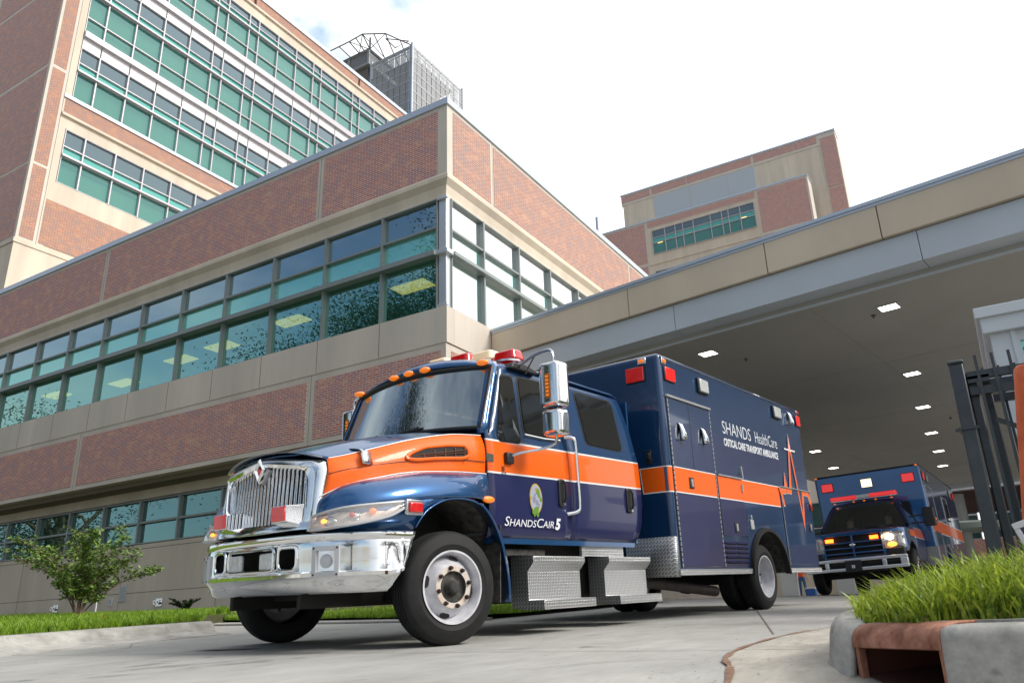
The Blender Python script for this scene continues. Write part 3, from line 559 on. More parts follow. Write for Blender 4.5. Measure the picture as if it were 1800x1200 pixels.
# ---------------------------------------------------------------- right tower, far behind the canopy
K = 1.8
rt = empty('hospital_block'); tag(rt, 'distant stepped brick hospital block with white louvres, rising above the canopy roof', 'building')
def kb(name, m, *bx):
    b = MB()
    for (x0, x1, y0, y1, z0, z1) in bx: b.box(x0 * K, x1 * K, y0 * K, y1 * K, z0 * K, z1 * K)
    return b.build(name, m, rt)
kb('upper_wall', M['cream'], (-19.1, -4.45, 48, 49.2, 14, 29.2))
kb('upper_wall', M['stone'], (-19.2, -4.40, 47.96, 49.2, 28.66, 29.42), (-5.42, -4.38, 47.97, 49.2, 14, 28.9))
for x0, x1 in ((-19.15, -17.0), (-16.85, -14.3), (-14.25, -9.75), (-9.6, -7.0), (-6.95, -5.55)): kb('brick_panel', M['brick_xd'], (x0, x1, 47.945, 48, 28.85, 29.36))
for z0, z1 in ((20.5, 25.45), (25.55, 29.1)): kb('brick_panel', M['brick_xd'], (-5.32, -4.42, 47.94, 48, z0, z1))
kb('coping', M['coping'], (-19.25, -4.36, 47.9, 49.2, 29.42, 29.52))
lv = mat('white_louvre', (.52, .57, .62), .45)
b = MB()
for x0, x1 in ((-16.76, -14.12), (-14.08, -11.52), (-11.48, -9.62)):
    b.box(x0 * K, x1 * K, 47.97 * K, 48 * K, 26.5 * K, 28.62 * K)
    for i in range(26): z = (26.55 + .08 * i) * K; b.box(x0 * K + .03, x1 * K - .03, 47.97 * K - .06, 47.97 * K + .001, z, z + .045)
b.build('louvre', lv, rt)
kb('front_wall', M['cream'], (-16.8, -9.36, 46, 48, 14, 25.6))
kb('front_wall', M['stone'], (-20.4, -16.75, 45.98, 48, 14, 25.72), (-9.37, -6.2, 45.98, 47.2, 14, 25.72), (-16.74, -9.38, 45.98, 49, 25.2, 25.72))
for x0, x1, z0, z1 in ((-20.35, -16.9, 22.7, 25.62), (-20.35, -16.9, 18, 22.5), (-9.28, -7.75, 22.7, 25.62), (-7.72, -6.3, 22.7, 25.62), (-9.28, -6.3, 18, 22.5), (-16.7, -9.45, 25.25, 25.64)): kb('brick_panel', M['brick_xd'], (x0, x1, 45.965, 46, z0, z1))
kb('coping', M['coping'], (-20.45, -6.15, 45.93, 47.2, 25.72, 25.82))
kb('ledge', M['cream'], (-16.74, -9.38, 45.93, 46, 22.48, 22.62))
WXR = [-16.41, -15.51, -14.78, -14.26, -13.54, -12.39, -11.64, -11.21, -10.47, -9.56]
for a, c in zip(WXR, WXR[1:]):
    for zs in ([23.2, 24.0, 24.38, 24.93], [20.1, 20.9, 21.35, 21.95]):
        window_x(rt, a * K, c * K, 46 * K - .12, [z * K for z in zs], MW, .09, .11, None, ('pane_t_vision', 'pane_t_spandrel', 'pane_t_top'))
for x, z in ((-15.9, 24.0), (-13.9, 24.05), (-12.0, 24.05), (-10.3, 24.1)): kb('office_light', M['light_yellow'], (x - .18, x + .18, 45.96, 45.975, z - .06, z - .0))
ch = empty('exhaust_stack', (-20.75 * K, 47 * K, 25.8 * K)); tag(ch, 'silver exhaust stack standing on the far block roof', 'chimney')
MB().lathe([(0, .55), (1.0, .5), (1.3, .32), (3.6, .28), (3.6, .2), (3.0, .2)], (0, 0, 0), 2, 20).build('stack', M['steel'], ch, smooth=True)

# ---------------------------------------------------------------- canopy over the ambulance bay
CD = Vector((.98748, -.15774, 0)); CN = Vector((.15774, .98748, 0)); C0 = Vector((CX, 17.58, 0))
can = empty('canopy'); tag(can, 'broad flat canopy over the ambulance bay with tan fascia and grey beam', 'canopy')
def cb_(name, m, *bx, bevel=0):
    b = MB()
    for (u0, u1, v0, v1, z0, z1) in bx: b.box(u0, u1, v0, v1, z0, z1)
    b.xf(Matrix.Translation(C0) @ Matrix(((CD.x, CN.x, 0, 0), (CD.y, CN.y, 0, 0), (0, 0, 1, 0), (0, 0, 0, 1))))
    return b.build(name, m, can, bevel=bevel)
U1 = 17.0; V1 = 30.0
us = [0.02, 4.5, 8.03, 10.4, 14.2, U1]
for a, c in zip(us, us[1:]): cb_('fascia_panel', M['tan_canopy'], (a, c - .02, 0, .3, 7.08, 7.86), bevel=.01)
cb_('coping', M['coping'], (0.01, U1, -.05, .4, 7.86, 7.93), (0.01, U1, -.02, .35, 7.80, 7.86))
us = [0.02, 5.65, 11.0, U1]
for a, c in zip(us, us[1:]): cb_('beam', M['beam'], (a, c - .015, .10, .6, 6.44, 7.06))
cb_('beam', M['frame_dark'], (0.02, U1, .12, .5, 7.04, 7.10))
cb_('soffit', M['soffit'], (0.02, U1, .6, V1, 6.35, 6.45)); cb_('beam', M['beam'], (0.02, U1, .601, .64, 6.30, 6.349))
cb_('roof', M['stone'], (0.02, U1, .3, V1, 7.3, 7.5)); cb_('beam', M['beam'], (0.02, U1, V1, V1 + .5, 6.2, 7.3))
b = MB()
for u in (3.5, 8.5, 13.5): b.box(u - .006, u + .006, .7, V1, 6.346, 6.349)
for v in (6, 12, 18, 24): b.box(.05, U1, v - .006, v + .006, 6.3455, 6.3485)
b.xf(Matrix.Translation(C0) @ Matrix(((CD.x, CN.x, 0, 0), (CD.y, CN.y, 0, 0), (0, 0, 1, 0), (0, 0, 0, 1)))); b.build('soffit_joint', mat('soffit_joint', (.30, .29, .27), .9), can)
for u, v in ((6, 3), (9.4, 2.2), (11, 8), (8.2, 14)):
    p_ = C0 + CD * u + CN * v; MB().lathe([(6.35, .05), (6.33, .05), (6.32, .02), (6.28, .02), (6.27, 0)], (p_.x, p_.y, 0), 2, 10).build('sprinkler', M['frame_dark'], can)
for i, (x, y, lb) in enumerate(((-5.5, 18.6, 'square recessed ceiling light in the canopy just above the front ambulance box'), (-5.92, 32.9, 'recessed light of the left canopy row, nearer of the two above the rear ambulance'), (-6.05, 37.2, 'small recessed ceiling light in the left row, farthest of that row'),
                        (-1.25, 17.95, 'largest recessed ceiling light of the right row, nearest the canopy edge'), (-1.42, 23.7, 'second recessed ceiling light of the right row from the canopy edge'), (-1.56, 27.95, 'third recessed ceiling light of the right row from the canopy edge'), (-1.71, 32.3, 'fourth recessed ceiling light of the right row from the canopy edge'), (-1.80, 36.2, 'fifth recessed ceiling light of the right row, second from its far end'), (-1.95, 40.0, 'farthest recessed ceiling light of the right row'))):
    e = empty('ceiling_light', (x, y, 6.35)); tag(e, lb, 'ceiling light', 'recessed lights in the canopy soffit'); e.rotation_euler = (0, 0, -.16)
    b = MB(); b.box(-.23, .23, -.20, -.165, -.02, 0); b.box(-.23, .23, .165, .20, -.02, 0); b.box(-.23, -.185, -.165, .165, -.02, 0); b.box(.185, .23, -.165, .165, -.02, 0); b.build('frame', M['silver'], e)
    MB().box(-.185, .185, -.165, .165, -.012, -.002).build('diffuser', M['light_white'], e)
# ---------------------------------------------------------------- far end of the bay
M['far_pane'] = mat('far_glass', (.02, .06, .055), .35)
fb = empty('far_building'); tag(fb, 'dim brick and glass building seen past the far end of the canopy', 'building')
FY = 62
part_box(fb, 'wall', M['tan'], (-14, 34, FY, FY + 8, 0, 4.6), (-14, 34, FY - .1, FY + 8, 8.2, 10.5)); part_box(fb, 'brick_panel', M['brick_x'], (-14, 34, FY - .05, FY, 3.3, 4.8), (-14, 34, FY - .05, FY + 8, 10.5, 16))
for i in range(16): window_x(fb, -13 + 2.9 * i, -10.3 + 2.9 * i, FY, [4.8, 6.4, 8.2], MW, .12, .2, None, ('far_pane', 'far_pane'))
for i in range(12): window_x(fb, -12 + 3.8 * i, -10.3 + 3.8 * i, FY - .2, [1.6, 3.2], M['frame_dark'], .12, .1, None, ('far_pane',))
fc = empty('far_canopy'); tag(fc, 'second lower canopy with white edge band and brown soffit beyond the ambulance bay', 'canopy')
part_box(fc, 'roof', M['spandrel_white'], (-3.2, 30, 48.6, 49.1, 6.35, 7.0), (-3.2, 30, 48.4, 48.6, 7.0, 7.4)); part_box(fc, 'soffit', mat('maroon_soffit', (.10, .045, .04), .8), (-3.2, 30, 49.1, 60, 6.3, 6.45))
for x, y, lb in ((-2.1, 50, 'pale round column with disc collar under the far canopy'), (5.2, 50, 'pale round column of the far canopy behind the iron gate')):
    e = empty('round_column', (x, y, H(x, y))); tag(e, lb, 'column', 'round columns of the far canopy')
    MB().lathe([(0, .36), (5.3, .36)], (0, 0, 0), 2, 24).build('shaft', mat('column_paint', (.33, .34, .32), .6), e, smooth=True)
    MB().lathe([(3.05, .37), (3.1, 1.9), (3.35, 2.0), (3.45, 1.9), (3.5, .37)], (0, 0, 0), 2, 24).build('disc_collar', mat('pale_green_disc', (.28, .34, .31), .5), e, smooth=True)
sw = part_box(None, 'screen_wall', M['cream'], (-13.5, -5.6, 53.6, 54, 0, 4.2), bevel=.02); tag(sw, 'low cream wall far behind, seen under the front ambulance', 'wall')
for x, lb in ((-12.15, 'grey square pillar before the cream wall, seen behind the rear tyre of the front ambulance'), (-8.9, 'white framed dark doorway pillar seen under the rear ambulance')):
    e = part_box(None, 'pillar', M['silver'], (x - .5, x + .5, 52.3, 52.9, 1.0, 6.3), bevel=.02); tag(e, lb, 'pillar')

# ---------------------------------------------------------------- guard booth, gate, orange bollard and sign at the right
gb = empty('guard_booth', (.24, 9.6, 0)); tag(gb, 'white guard booth with green glass behind the black iron gate', 'booth')
wb = mat('booth_white', (.60, .64, .68), .4)
part_box(gb, 'wall', wb, (0, 2.4, 0, .08, 0, 1.1), (0, .26, 0, .12, 1.1, 2.85), (2.28, 2.4, 0, .12, 1.1, 2.85), (.26, 2.28, .01, .1, 2.74, 2.85), (0, .1, .12, 2, 0, 1.1), (0, .1, 1.9, 2, 1.1, 2.85), (0, .1, .12, 1.9, 2.6, 2.85), (1.0, 1.08, .01, .09, 1.1, 2.74), (.19, .235, -.02, 0, 1.1, 2.85))
part_box(gb, 'roof', wb, (-.06, 2.5, -.08, 2.1, 2.85, 3.10), (-.10, 2.54, -.12, 2.14, 3.02, 3.14), bevel=.01)
part_box(gb, 'ledge', M['cream'], (-.04, 2.44, -.03, 0, 1.0, 1.75))
part_box(gb, 'pane', M['pane_spandrel'], (.26, 1.0, .04, .05, 1.1, 2.74), (1.08, 2.28, .04, .05, 1.1, 2.74), (.04, .05, .12, 1.9, 1.1, 2.6))
GZ = H(0, 8)
ga = empty('iron_gate', (0, 8, 0)); tag(ga, 'black iron sliding gate with square post and pickets, standing in the grass at right', 'gate')
b = MB(); b.prism([(-.095, -.10), (.11, -.10), (.11, .10), (-.095, .10)], 2, .05, 2.14); b.v = [(x * .56 - .118 - (2.2 - z) * .014, y, z) for x, y, z in b.v]; b.box(-.062, .015, .02, .14, .0, 2.07); b.build('post', M['iron'], ga, bevel=.012)
MB().add([], []).box(-.18, -.048, -.115, .115, 2.135, 2.17).build('post_cap', M['iron'], ga, bevel=.015)
b = MB(); b.prism([(.04, .34), (.12, .34), (.12, .46), (.04, .46)], 2, .0, 2.0); b.build('rear_post', M['iron'], ga, bevel=.01)
b = MB()
for z in (2.03, 1.885):
    b.box(-.05, 3.4, -.03, .03, z - .035, z + .035); b.box(.1, 3.4, .36, .42, z - .035, z + .035)
b.box(-.05, 3.4, -.03, .03, .30, .36); b.box(-.05, 0.12, -.03, .42, 1.96, 2.02)
b.tube([(.10, 0.03, 1.62), (1.3, .03, .9)], .028, 4); b.build('rail', M['iron'], ga)
for i in range(15):
    x = .045 + .13 * i; MB().box(x - .0125, x + .0125, -.055, -.0305, .2, 2.20).build('picket', M['iron'], ga)
for i in range(12):
    x = .085 + .13 * i; MB().box(x - .011, x + .011, .421, .445, .2, 2.20).build('picket', M['iron'], ga)
b = MB()
for z in (1.55,): b.box(-.19, -.04, -.118, -.101, z - .012, z + .012); b.box(-.20, -.175, -.12, .1, z - .012, z + .012)
b.box(-.23, -.17, -.08, -.02, 1.54, 1.56); b.build('latch', M['iron'], ga)
OR = vary(mat('orange_plastic', (.62, .095, .022), .5), 9, .25, .1, col2=(.75, .16, .05))
ob = empty('orange_bollard', (.012, 4.0, -.02)); tag(ob, 'faded orange tubular post leaning at the right edge of the picture', 'bollard'); ob.rotation_euler = (0, math.radians(9.0), 0)
MB().lathe([(.05, .065), (.95, .065), (1.04, .065), (1.055, .055), (1.06, 0)], (.045, 0, 0), 2, 28).build('tube', OR, ob, smooth=True)
MB().lathe([(0, .11), (.04, .11), (.06, .07), (.06, 0)], (.045, 0, 0), 2, 28).build('base', M['rubber'], ob, smooth=True)
sg = empty('yard_sign', (.135, 3.75, -.005)); tag(sg, 'small white framed dark sign at the far right, leaning in the grass', 'sign'); sg.rotation_euler = (0, math.radians(-17), 0)
MB().box(-.0, .34, 0, .012, .20, .34).build('panel', mat('sign_panel', (.035, .033, .06), .3), sg)
b = MB(); b.box(-.02, .36, -.004, .016, .34, .365); b.box(-.02, .0, -.004, .016, .10, .34); b.box(.34, .36, -.004, .016, .10, .34); b.box(0, .34, -.004, .016, .18, .20); b.build('frame', M['spandrel_white'], sg, bevel=.003)
MB().box(.16, .18, 0, .01, -.15, .18).build('stake', M['silver'], sg)

# ---------------------------------------------------------------- drain curb in the near right corner
DZ = -.022
dc = empty('storm_drain', (0, 0, 0)); tag(dc, 'concrete curb inlet with rusty steel throat in the near right corner', 'storm drain')
# plan line of the curb face, going from the far drive to the front, round the nose and to the right
face = crm([(-.55, 11.5, 0), (-.66, 9, 0), (-.74, 7, 0), (-.80, 5.6, 0), (-.825, 4.8, 0), (-.825, 4.4, 0), (-.79, 4.12, 0), (-.73, 3.97, 0), (-.67, 3.90, 0)], 6)
def curb_rows(path, zt, flare):
    rows = []; n = len(path)
    for i, p in enumerate(path):
        t = (path[min(i + 1, n - 1)] - path[max(i - 1, 0)]).normalized(); nrm = Vector((t.y, -t.x, 0))  # points outwards
        if nrm.x > 0 and nrm.y > 0: nrm = -nrm
        z0 = H(p.x, p.y) + dip(p.x, p.y); top = zt(p); r = []
        for d, h in ((flare * .55, -.05), (flare * .42, .004), (flare * .30, .03), (.026, .085), (.018, None), (.008, 'e'), (-.012, 'a'), (-.045, 'b'), (-.16, 'c'), (-.24, 'd')):
            if h is None: z = top - .085
            elif h == 'e': z = top - .05
            elif h == 'a': z = top - .022
            elif h == 'b': z = top - .004
            elif h == 'c': z = top
            elif h == 'd': z = top - .12
            else: z = min(z0 + h - .012, top - .1)
            r.append(p + nrm * d + Vector((0, 0, z)))
        rows.append(r)
    return rows
def ztop(p): return interp(p.y, [(3.88, DZ + .004), (4.05, .015), (4.3, .04), (5, .075), (6, .12), (8, .20), (12, .38)])
b = MB(); b.grid(curb_rows(face, ztop, .12)); b.build('curb', M['curb'], dc, smooth=True, solid=.03)
# inlet: runs from A (left, farther) to B (right, nearer)
A = Vector((-.665, 3.895, 0)); B = Vector((-.285, 3.40, 0)); D_ = (B - A).normalized(); Q = Vector((-D_.y, D_.x, 0))   # Q points into the ground behind
if Q.y < 0: Q = -Q
def loc(u, v, z): p = A + D_ * u + Q * v; return (p.x, p.y, z)
Lg = (B - A).length
prof = [(.16, DZ + .004), (.075, DZ + .001), (.040, DZ - .006), (.014, DZ - .022), (.0, DZ - .045), (-.006, DZ - .078), (.012, DZ - .080)]
b = MB(); b.grid([[loc(u, v, z) for v, z in prof] for u in (0, Lg * .25, Lg * .5, Lg * .75, Lg)]); b.build('throat_lintel', M['rust'], dc, smooth=True, solid=.01)
b = MB()
for u0, u1 in ((0, .028), (Lg - .03, Lg)):
    for a0, a1, c0, c1 in ((u0, u1, -.004, .03),):
        b.add([loc(a0, c0, -.75), loc(a1, c0, -.75), loc(a1, c1, -.75), loc(a0, c1, -.75), loc(a0, c0, DZ - .05), loc(a1, c0, DZ - .05), loc(a1, c1, DZ - .05), loc(a0, c1, DZ - .05)], [(0, 3, 2, 1), (4, 5, 6, 7), (0, 1, 5, 4), (1, 2, 6, 5), (2, 3, 7, 6), (3, 0, 4, 7)])
b.build('throat_side', M['rust'], dc, bevel=.004)
b = MB(); b.add([loc(0.01, .5, -.8), loc(Lg, .5, -.8), loc(Lg, .5, DZ - .06), loc(.01, .5, DZ - .06), loc(0.01, .02, -.8), loc(Lg, .02, -.8), loc(Lg, .02, DZ - .06), loc(.01, .02, DZ - .06)], [(0, 1, 2, 3), (4, 7, 3, 0), (5, 1, 2, 6), (7, 6, 2, 3)])
b.build('throat_liner', mat('dark_rust', (.085, .026, .017), .9), dc)
b = MB(); b.add([loc(Lg * .55, .3, -.8), loc(Lg * .62, .3, -.8), loc(Lg * .62, .3, DZ - .06), loc(Lg * .55, .3, DZ - .06)], [(0, 1, 2, 3)]); b.build('divider', M['rust'], dc, solid=.01)
MB().grid([[loc(Lg * u, v, H(*loc(Lg * u, v, 0)[:2]) + dip(*loc(Lg * u, v, 0)[:2]) + .012) for u in (.03, .5, .98)] for v in (.03, .25, .55)]).build('throat_floor', bpy.data.materials['dark_rust'], dc)
b = MB(); face2 = [A + D_ * Lg, A + D_ * Lg + Vector((.10, -.03, 0)), A + D_ * Lg + Vector((.5, -.05, 0)), A + D_ * Lg + Vector((1.6, 0, 0))]
rows = []
for p in crm(face2, 5):
    rows.append([p + Vector((-.02, -.02, -.75)), p + Vector((-.004, -.012, DZ - .06)), p + Vector((-.002, -.006, DZ - .035)), p + Vector((.002, .004, DZ - .016)), p + Vector((.008, .022, DZ - .005)), p + Vector((.012, .05, DZ + .0)), p + Vector((.015, .11, DZ + .003)), p + Vector((.02, .30, DZ + .01)), p + Vector((.02, .34, DZ - .1))])
b.grid(rows); b.build('curb', M['curb'], dc, smooth=True, solid=.02)
b = MB(); rows = []
for u in (-.05, 0.0, .03): rows.append([loc(u, v, z) for v, z in ((-.012, -.8), (-.006, DZ - .06), (.01, DZ - .01), (.05, DZ + .001), (.3, DZ + .004))])
top_ = MB(); top_.add([(-.60, 3.93, DZ - .008), (-.24, 3.50, DZ - .008), (.0, 3.45, DZ - .008), (1.5, 3.45, DZ - .008), (1.5, 4.4, DZ), (-.7, 4.4, DZ)], [(0, 1, 2, 3, 4, 5)]); top_.build('curb_top', M['curb'], dc, solid=.02)

# ---------------------------------------------------------------- lawns
def blades(name, spots, h0, h1, w0, label, mt, lean=.55):
    """one mesh of bent grass blades"""
    vs = []; fs = []
    for (x, y, z, hs) in spots:
        a = random.uniform(0, 6.283); h = random.uniform(h0, h1) * hs; wd = w0 * random.uniform(.6, 1.3); ln = random.uniform(.1, lean) * h
        dx, dy = math.cos(a), math.sin(a); c = random.uniform(0, 6.283); px, py = math.cos(c) * wd, math.sin(c) * wd; o = len(vs)
        for t, k in ((0, 1), (.4, .95), (.75, .65)):
            ox = dx * ln * t * t; oy = dy * ln * t * t; zz = z + h * t * (1 - .12 * t)
            vs.append((x + ox - px * k, y + oy - py * k, zz)); vs.append((x + ox + px * k, y + oy + py * k, zz))
        vs.append((x + dx * ln, y + dy * ln, z + h * .9))
        fs += [(o, o + 1, o + 3, o + 2), (o + 2, o + 3, o + 5, o + 4), (o + 4, o + 5, o + 6)]
    me = bpy.data.meshes.new(name); me.from_pydata(vs, [], fs); me.materials.append(mt); o = bpy.data.objects.new(name, me); COL.objects.link(o); tag(o, label, 'grass', kind='stuff'); return o
def soil_z(x, y): return DZ + interp(y, [(3.6, 0), (4.0, .02), (4.4, .05), (5, .09), (8, .21), (12, .38)]) 
b = MB(); b.grid([[(x, y, soil_z(x, y) if x > -.65 else soil_z(x, y) - .04) for x in (-.72, -.5, 0, .5, 1.5, 4, 12, 30)] for y in (4.0, 4.3, 5, 6, 8, 10, 12, 14)])
tag(b.build('soil', M['soil'], smooth=True), kind='structure')
sp = []
for i in range(10500):
    y = 3.62 + 2.9 * random.random() ** 1.5; x0 = interp(y, [(3.5, -.26), (3.62, -.38), (4.05, -.66), (4.4, -.72), (6.5, -.66)]); x = x0 + (1.6 - x0) * random.random() ** 1.15
    n = noise.noise(Vector((x * 2.2, y * 2.2, 0)))
    edge = min(1, .45 + (x - x0) * 1.3)
    sp.append((x, y, soil_z(x, y) - .01, (1 + n * .7) * edge))
M['grass_n'] = vary(mat('near_grass_blades', (.13, .30, .012), .35, spec=.5), 38, .5, 0, col2=(.50, .60, .07), detail=2)
for _k in ('grass_n', 'grass'):
    t_, N_g, L_g, p_g = nodes(M[_k]); tl = N_g('ShaderNodeBsdfTranslucent'); L_g(p_g.inputs['Base Color'].links[0].from_socket, tl.inputs['Color']); mg = N_g('ShaderNodeMixShader'); mg.inputs[0].default_value = .42; L_g(p_g.outputs[0], mg.inputs[1]); L_g(tl.outputs[0], mg.inputs[2]); L_g(mg.outputs[0], t_.nodes['Material Output'].inputs[0])
blades('grass', sp, .07, .31, .0074, 'tall bright green grass behind the storm drain curb', M['grass_n'], .85)
sp0 = sp; sp = []
for i in range(7000):
    y = 6.2 + 5 * random.random(); x = interp(y, [(6, -.72), (12, -.4)]) + random.random() ** 1.3 * 4; sp.append((x, y, soil_z(x, y), 1))
st_ = [q for q in sp0 if random.random() < .10]; blades('dry_grass', [(x, y, z, h * .6) for x, y, z, h in st_] , .05, .2, .0035, 'dry straw coloured blades and thatch among the near green grass', mat('straw', (.42, .30, .12), .8), 1.6)
blades('grass', sp, .08, .2, .006, 'green grass further back around the iron gate', M['grass_n'])
# left lawn behind the curb
CL = crm([(-6.9, 0.0, 0), (-7.35, 2.2, 0), (-7.75, 3.9, 0), (-8.05, 5.3, 0), (-8.30, 6.7, 0)], 5)
def lz(x, y): return H(x, y) + .15 + .03 * noise.noise(Vector((x, y, 0)))
def lawn_edge(y): return interp(y, [(0, -7.1), (2.2, -7.55), (3.9, -7.95), (5.3, -8.25), (6.7, -8.5), (8.0, -10.05), (8.9, -11.3), (9.6, -11.4)])
b = MB(); b.grid([[(x, y, lz(x, y) if x < lawn_edge(y) - .01 else H(x, y)) for x in [lawn_edge(y) - t for t in (0, .03, .5, 1.5, 4, 8, 16, 30, 60)]] for y in (0, 1, 2.2, 3.2, 3.9, 5.3, 6.7, 7.6, 8.6, 9.6, 12, 16.4)])
b.grid([[(x, y, lz(x, y) - .08) for x in (-12, -10.6, -9, -7.5, -6.2)] for y in (9.3, 11, 13, 16.4)])
0 and b.grid([[(x, y, z_) for x, y, z_ in ((-8.50, 6.7, lz(-8.5, 6.7)), (-9.6, 8.6, lz(-9.6, 8.6)), (-10.6, 9.35, lz(-10.6, 9.35)), (-6.2, 9.35, lz(-6.2, 9.35) - .03))], [(-8.46, 6.65, .0), (-9.5, 8.5, .1), (-10.5, 9.25, .15), (-6.2, 9.3, 0.0)]])
tag(b.build('lawn_soil', M['soil'], smooth=True), kind='structure')
sp = []
for i in range(42000):
    y = 2.0 + 7.6 * random.random(); x = lawn_edge(y) - .03 - 16 * random.random() ** 2.0; n = noise.noise(Vector((x * .9, y * .9, 3))); sp.append((x, y, lz(x, y) - .01, 1 + n * .6))
for i in range(16000):
    y = 9.4 + 5.5 * random.random() ** 1.3; x = -6.3 - 22 * random.random() ** 1.2; sp.append((x, y, lz(x, y) - (.03 if x < -12 else .085), .85))
for i in range(9000): y = 9.28 + 1.6 * random.random() ** 1.5; x = -12.4 + 6.4 * random.random(); sp.append((x, y, lz(x, y) - .085, .8))
blades('grass', sp, .06, .15, .008, 'green lawn grass between the left curb and the cream wall', M['grass'], .6)
lc = MB(); rows = []
for p in CL:
    z0 = H(p.x, p.y); rows.append([Vector((p.x + d, p.y, z0 + h)) for d, h in ((.34, .003), (.10, .02), (.03, .05), (0, .12), (-.03, .148), (-.17, .155), (-.2, .05))])
e0 = rows[-1]; rows.append([Vector((v.x - .01, v.y + .03, v.z - .02)) for v in e0]); rows.append([Vector((v.x - .02, v.y + .045, H(v.x, v.y) - .02)) for v in e0])
lc.grid(rows); o = lc.build('curb', M['curb'], smooth=True, solid=.02); tag(o, 'rounded concrete curb along the left lawn ending at the drive', 'curb')
b = MB(); r = [[], []]
for i in range(21):
    x = -16 + 10 * i / 20; y = interp(x, [(-16, 8.8), (-10, 8.85), (-6, 9.0)]); r[0].append((x, y, H(x, y) + .006)); r[1].append((x, y + .28, H(x, y) + .03))
b.grid(r); o = b.build('flush_curb', M['curb'], solid=.02); tag(o, kind='structure')
b = MB()
for i in range(14):
    a = random.uniform(0, 6.28); c = Vector((-9.55 + random.uniform(-.07, .07), 6.05 + random.uniform(-.07, .07), lz(-9.5, 6) + random.uniform(.03, .10)))
    d = Vector((math.cos(a), math.sin(a), random.uniform(-.3, .5))) * .05; e_ = d.cross(Vector((0, 0, 1))).normalized() * .02
    b.add([c - d, c + e_, c + d, c - e_], [(0, 1, 2, 3)])
o = b.build('red_leaves', mat('red_leaf', (.45, .05, .02), .6)); tag(o, 'small clump of red fallen leaves on the lawn by the curb end', 'leaves')
b = MB(); b.prism([(math.cos(i * .5236) * .26 * (1 + .2 * math.sin(i * 2)), math.sin(i * .5236) * .07 * (1 + .3 * math.cos(i * 3))) for i in range(12)], 2, 0, .002); b.xf(Matrix.Translation((-5.55, 4.65, H(-5.55, 4.65) + .004)) @ Matrix.Rotation(.5, 4, 'Z')); tag(b.build('oil_stain', mat('stain', (.13, .12, .115), .6)), kind='structure')

# ---------------------------------------------------------------- small trees and shrubs
def leaf_cloud(b, c, d, n, r, size):
    for _ in range(n):
        p = Vector(c) + Vector((random.gauss(0, r), random.gauss(0, r), random.gauss(0, r * .8)))
        a = Vector((random.uniform(-1, 1), random.uniform(-1, 1), random.uniform(-.6, .5))).normalized() * size * random.uniform(.7, 1.3); e = a.cross(Vector((random.uniform(-1, 1), random.uniform(-1, 1), 1))).normalized() * size * .42
        b.add([p - a, p + e, p + a, p - e], [(0, 1, 2, 3)])
M['leaf2'] = M['leaf']
def crape(name, loc_, hgt, spread, seed, label, leafm, stems=9, dens=1.0, lsz=.035):
    random.seed(seed); e = empty(name, loc_); tag(e, label, 'tree' if hgt > 1.2 else 'shrub'); tb = MB(); lb = MB()
    for s in range(stems):
        a = 2 * math.pi * s / stems + random.uniform(-.3, .3); rr = spread * random.uniform(.35, 1.0); h = hgt * random.uniform(.62, 1.0) * (1 - .25 * (rr / spread) ** 2)
        P = [Vector((0, 0, 0)), Vector((math.cos(a) * rr * .16, math.sin(a) * rr * .16, h * .3)), Vector((math.cos(a) * rr * .5, math.sin(a) * rr * .5, h * .66)), Vector((math.cos(a) * rr, math.sin(a) * rr, h * random.uniform(.85, 1)))]
        P = crm(P, 5); tb.tube(P, [hgt * .0085 * (1 - i / len(P) * .85) for i in range(len(P))], 6)
        for i in range(5, len(P)):
            for k in range(3):
                a2 = random.uniform(0, 6.28); q = P[i] + Vector((math.cos(a2), math.sin(a2), random.uniform(.1, .8))) * hgt * random.uniform(.07, .17); tb.tube([P[i], P[i].lerp(q, .6) + Vector((0, 0, .02)), q], [.006, .004, .002], 4, False)
                for m_ in range(int(7 * dens)):
                    t = random.uniform(.2, 1.05); leaf_cloud(lb, P[i].lerp(q, t), None, 2, hgt * .018, lsz)
    tb.build('trunk', M['bark'], e, smooth=True); lb.build('crown', leafm, e); return e
crape('crape_myrtle', (-14.9, 9.0, lz(-14.9, 9) - .05), 1.95, 1.32, 5, 'small multi stemmed tree with arching leafy branches on the left lawn', M['leaf'], 13, 1.15, .044)
for i, (x, y, h, lb) in enumerate(((-16.0, 13.8, .42, 'low dark shrub by the cream wall beside the left end of the bumper'), (-18.3, 13.9, .4, 'low dark shrub by the cream wall left of the marker of the bumper'), (-30.5, 13.6, .35, 'low dark shrub by the cream wall at the far left edge'))):
    crape('shrub', (x, y, lz(x, y) - .03), h, .42, 20 + i, lb, M['leaf_dark'], 8, 1.0, .03)
def big_tree(loc_, seed, label, nl=60, ls=.09):
    random.seed(seed); e = empty('oak_tree', loc_); tag(e, label, 'tree', 'oak trees across the street, seen in the window reflections'); tb = MB(); lb = MB()
    tb.tube([(0, 0, -1), (.1, 0, 2), (.3, .1, 4.5), (.2, .3, 7)], [.42, .34, .27, .14], 8)
    for k in range(15):
        a = random.uniform(0, 6.28); r = random.uniform(1.5, 4.6); c = Vector((math.cos(a) * r, math.sin(a) * r, random.uniform(4, 10.5) - r * .25)); tb.tube([(.2, 0, 3 + k * .2), Vector((.2, 0, 3 + k * .2)).lerp(c, .6) + Vector((0, 0, .5)), c], [.13, .08, .03], 6)
        for m_ in range(16): leaf_cloud(lb, c + Vector((random.gauss(0, .8), random.gauss(0, .8), random.gauss(0, .6))), None, nl, .50, ls)
    tb.build('trunk', M['bark'], e); lb.build('crown', M['leaf_dark'], e); return e
random.seed(3)
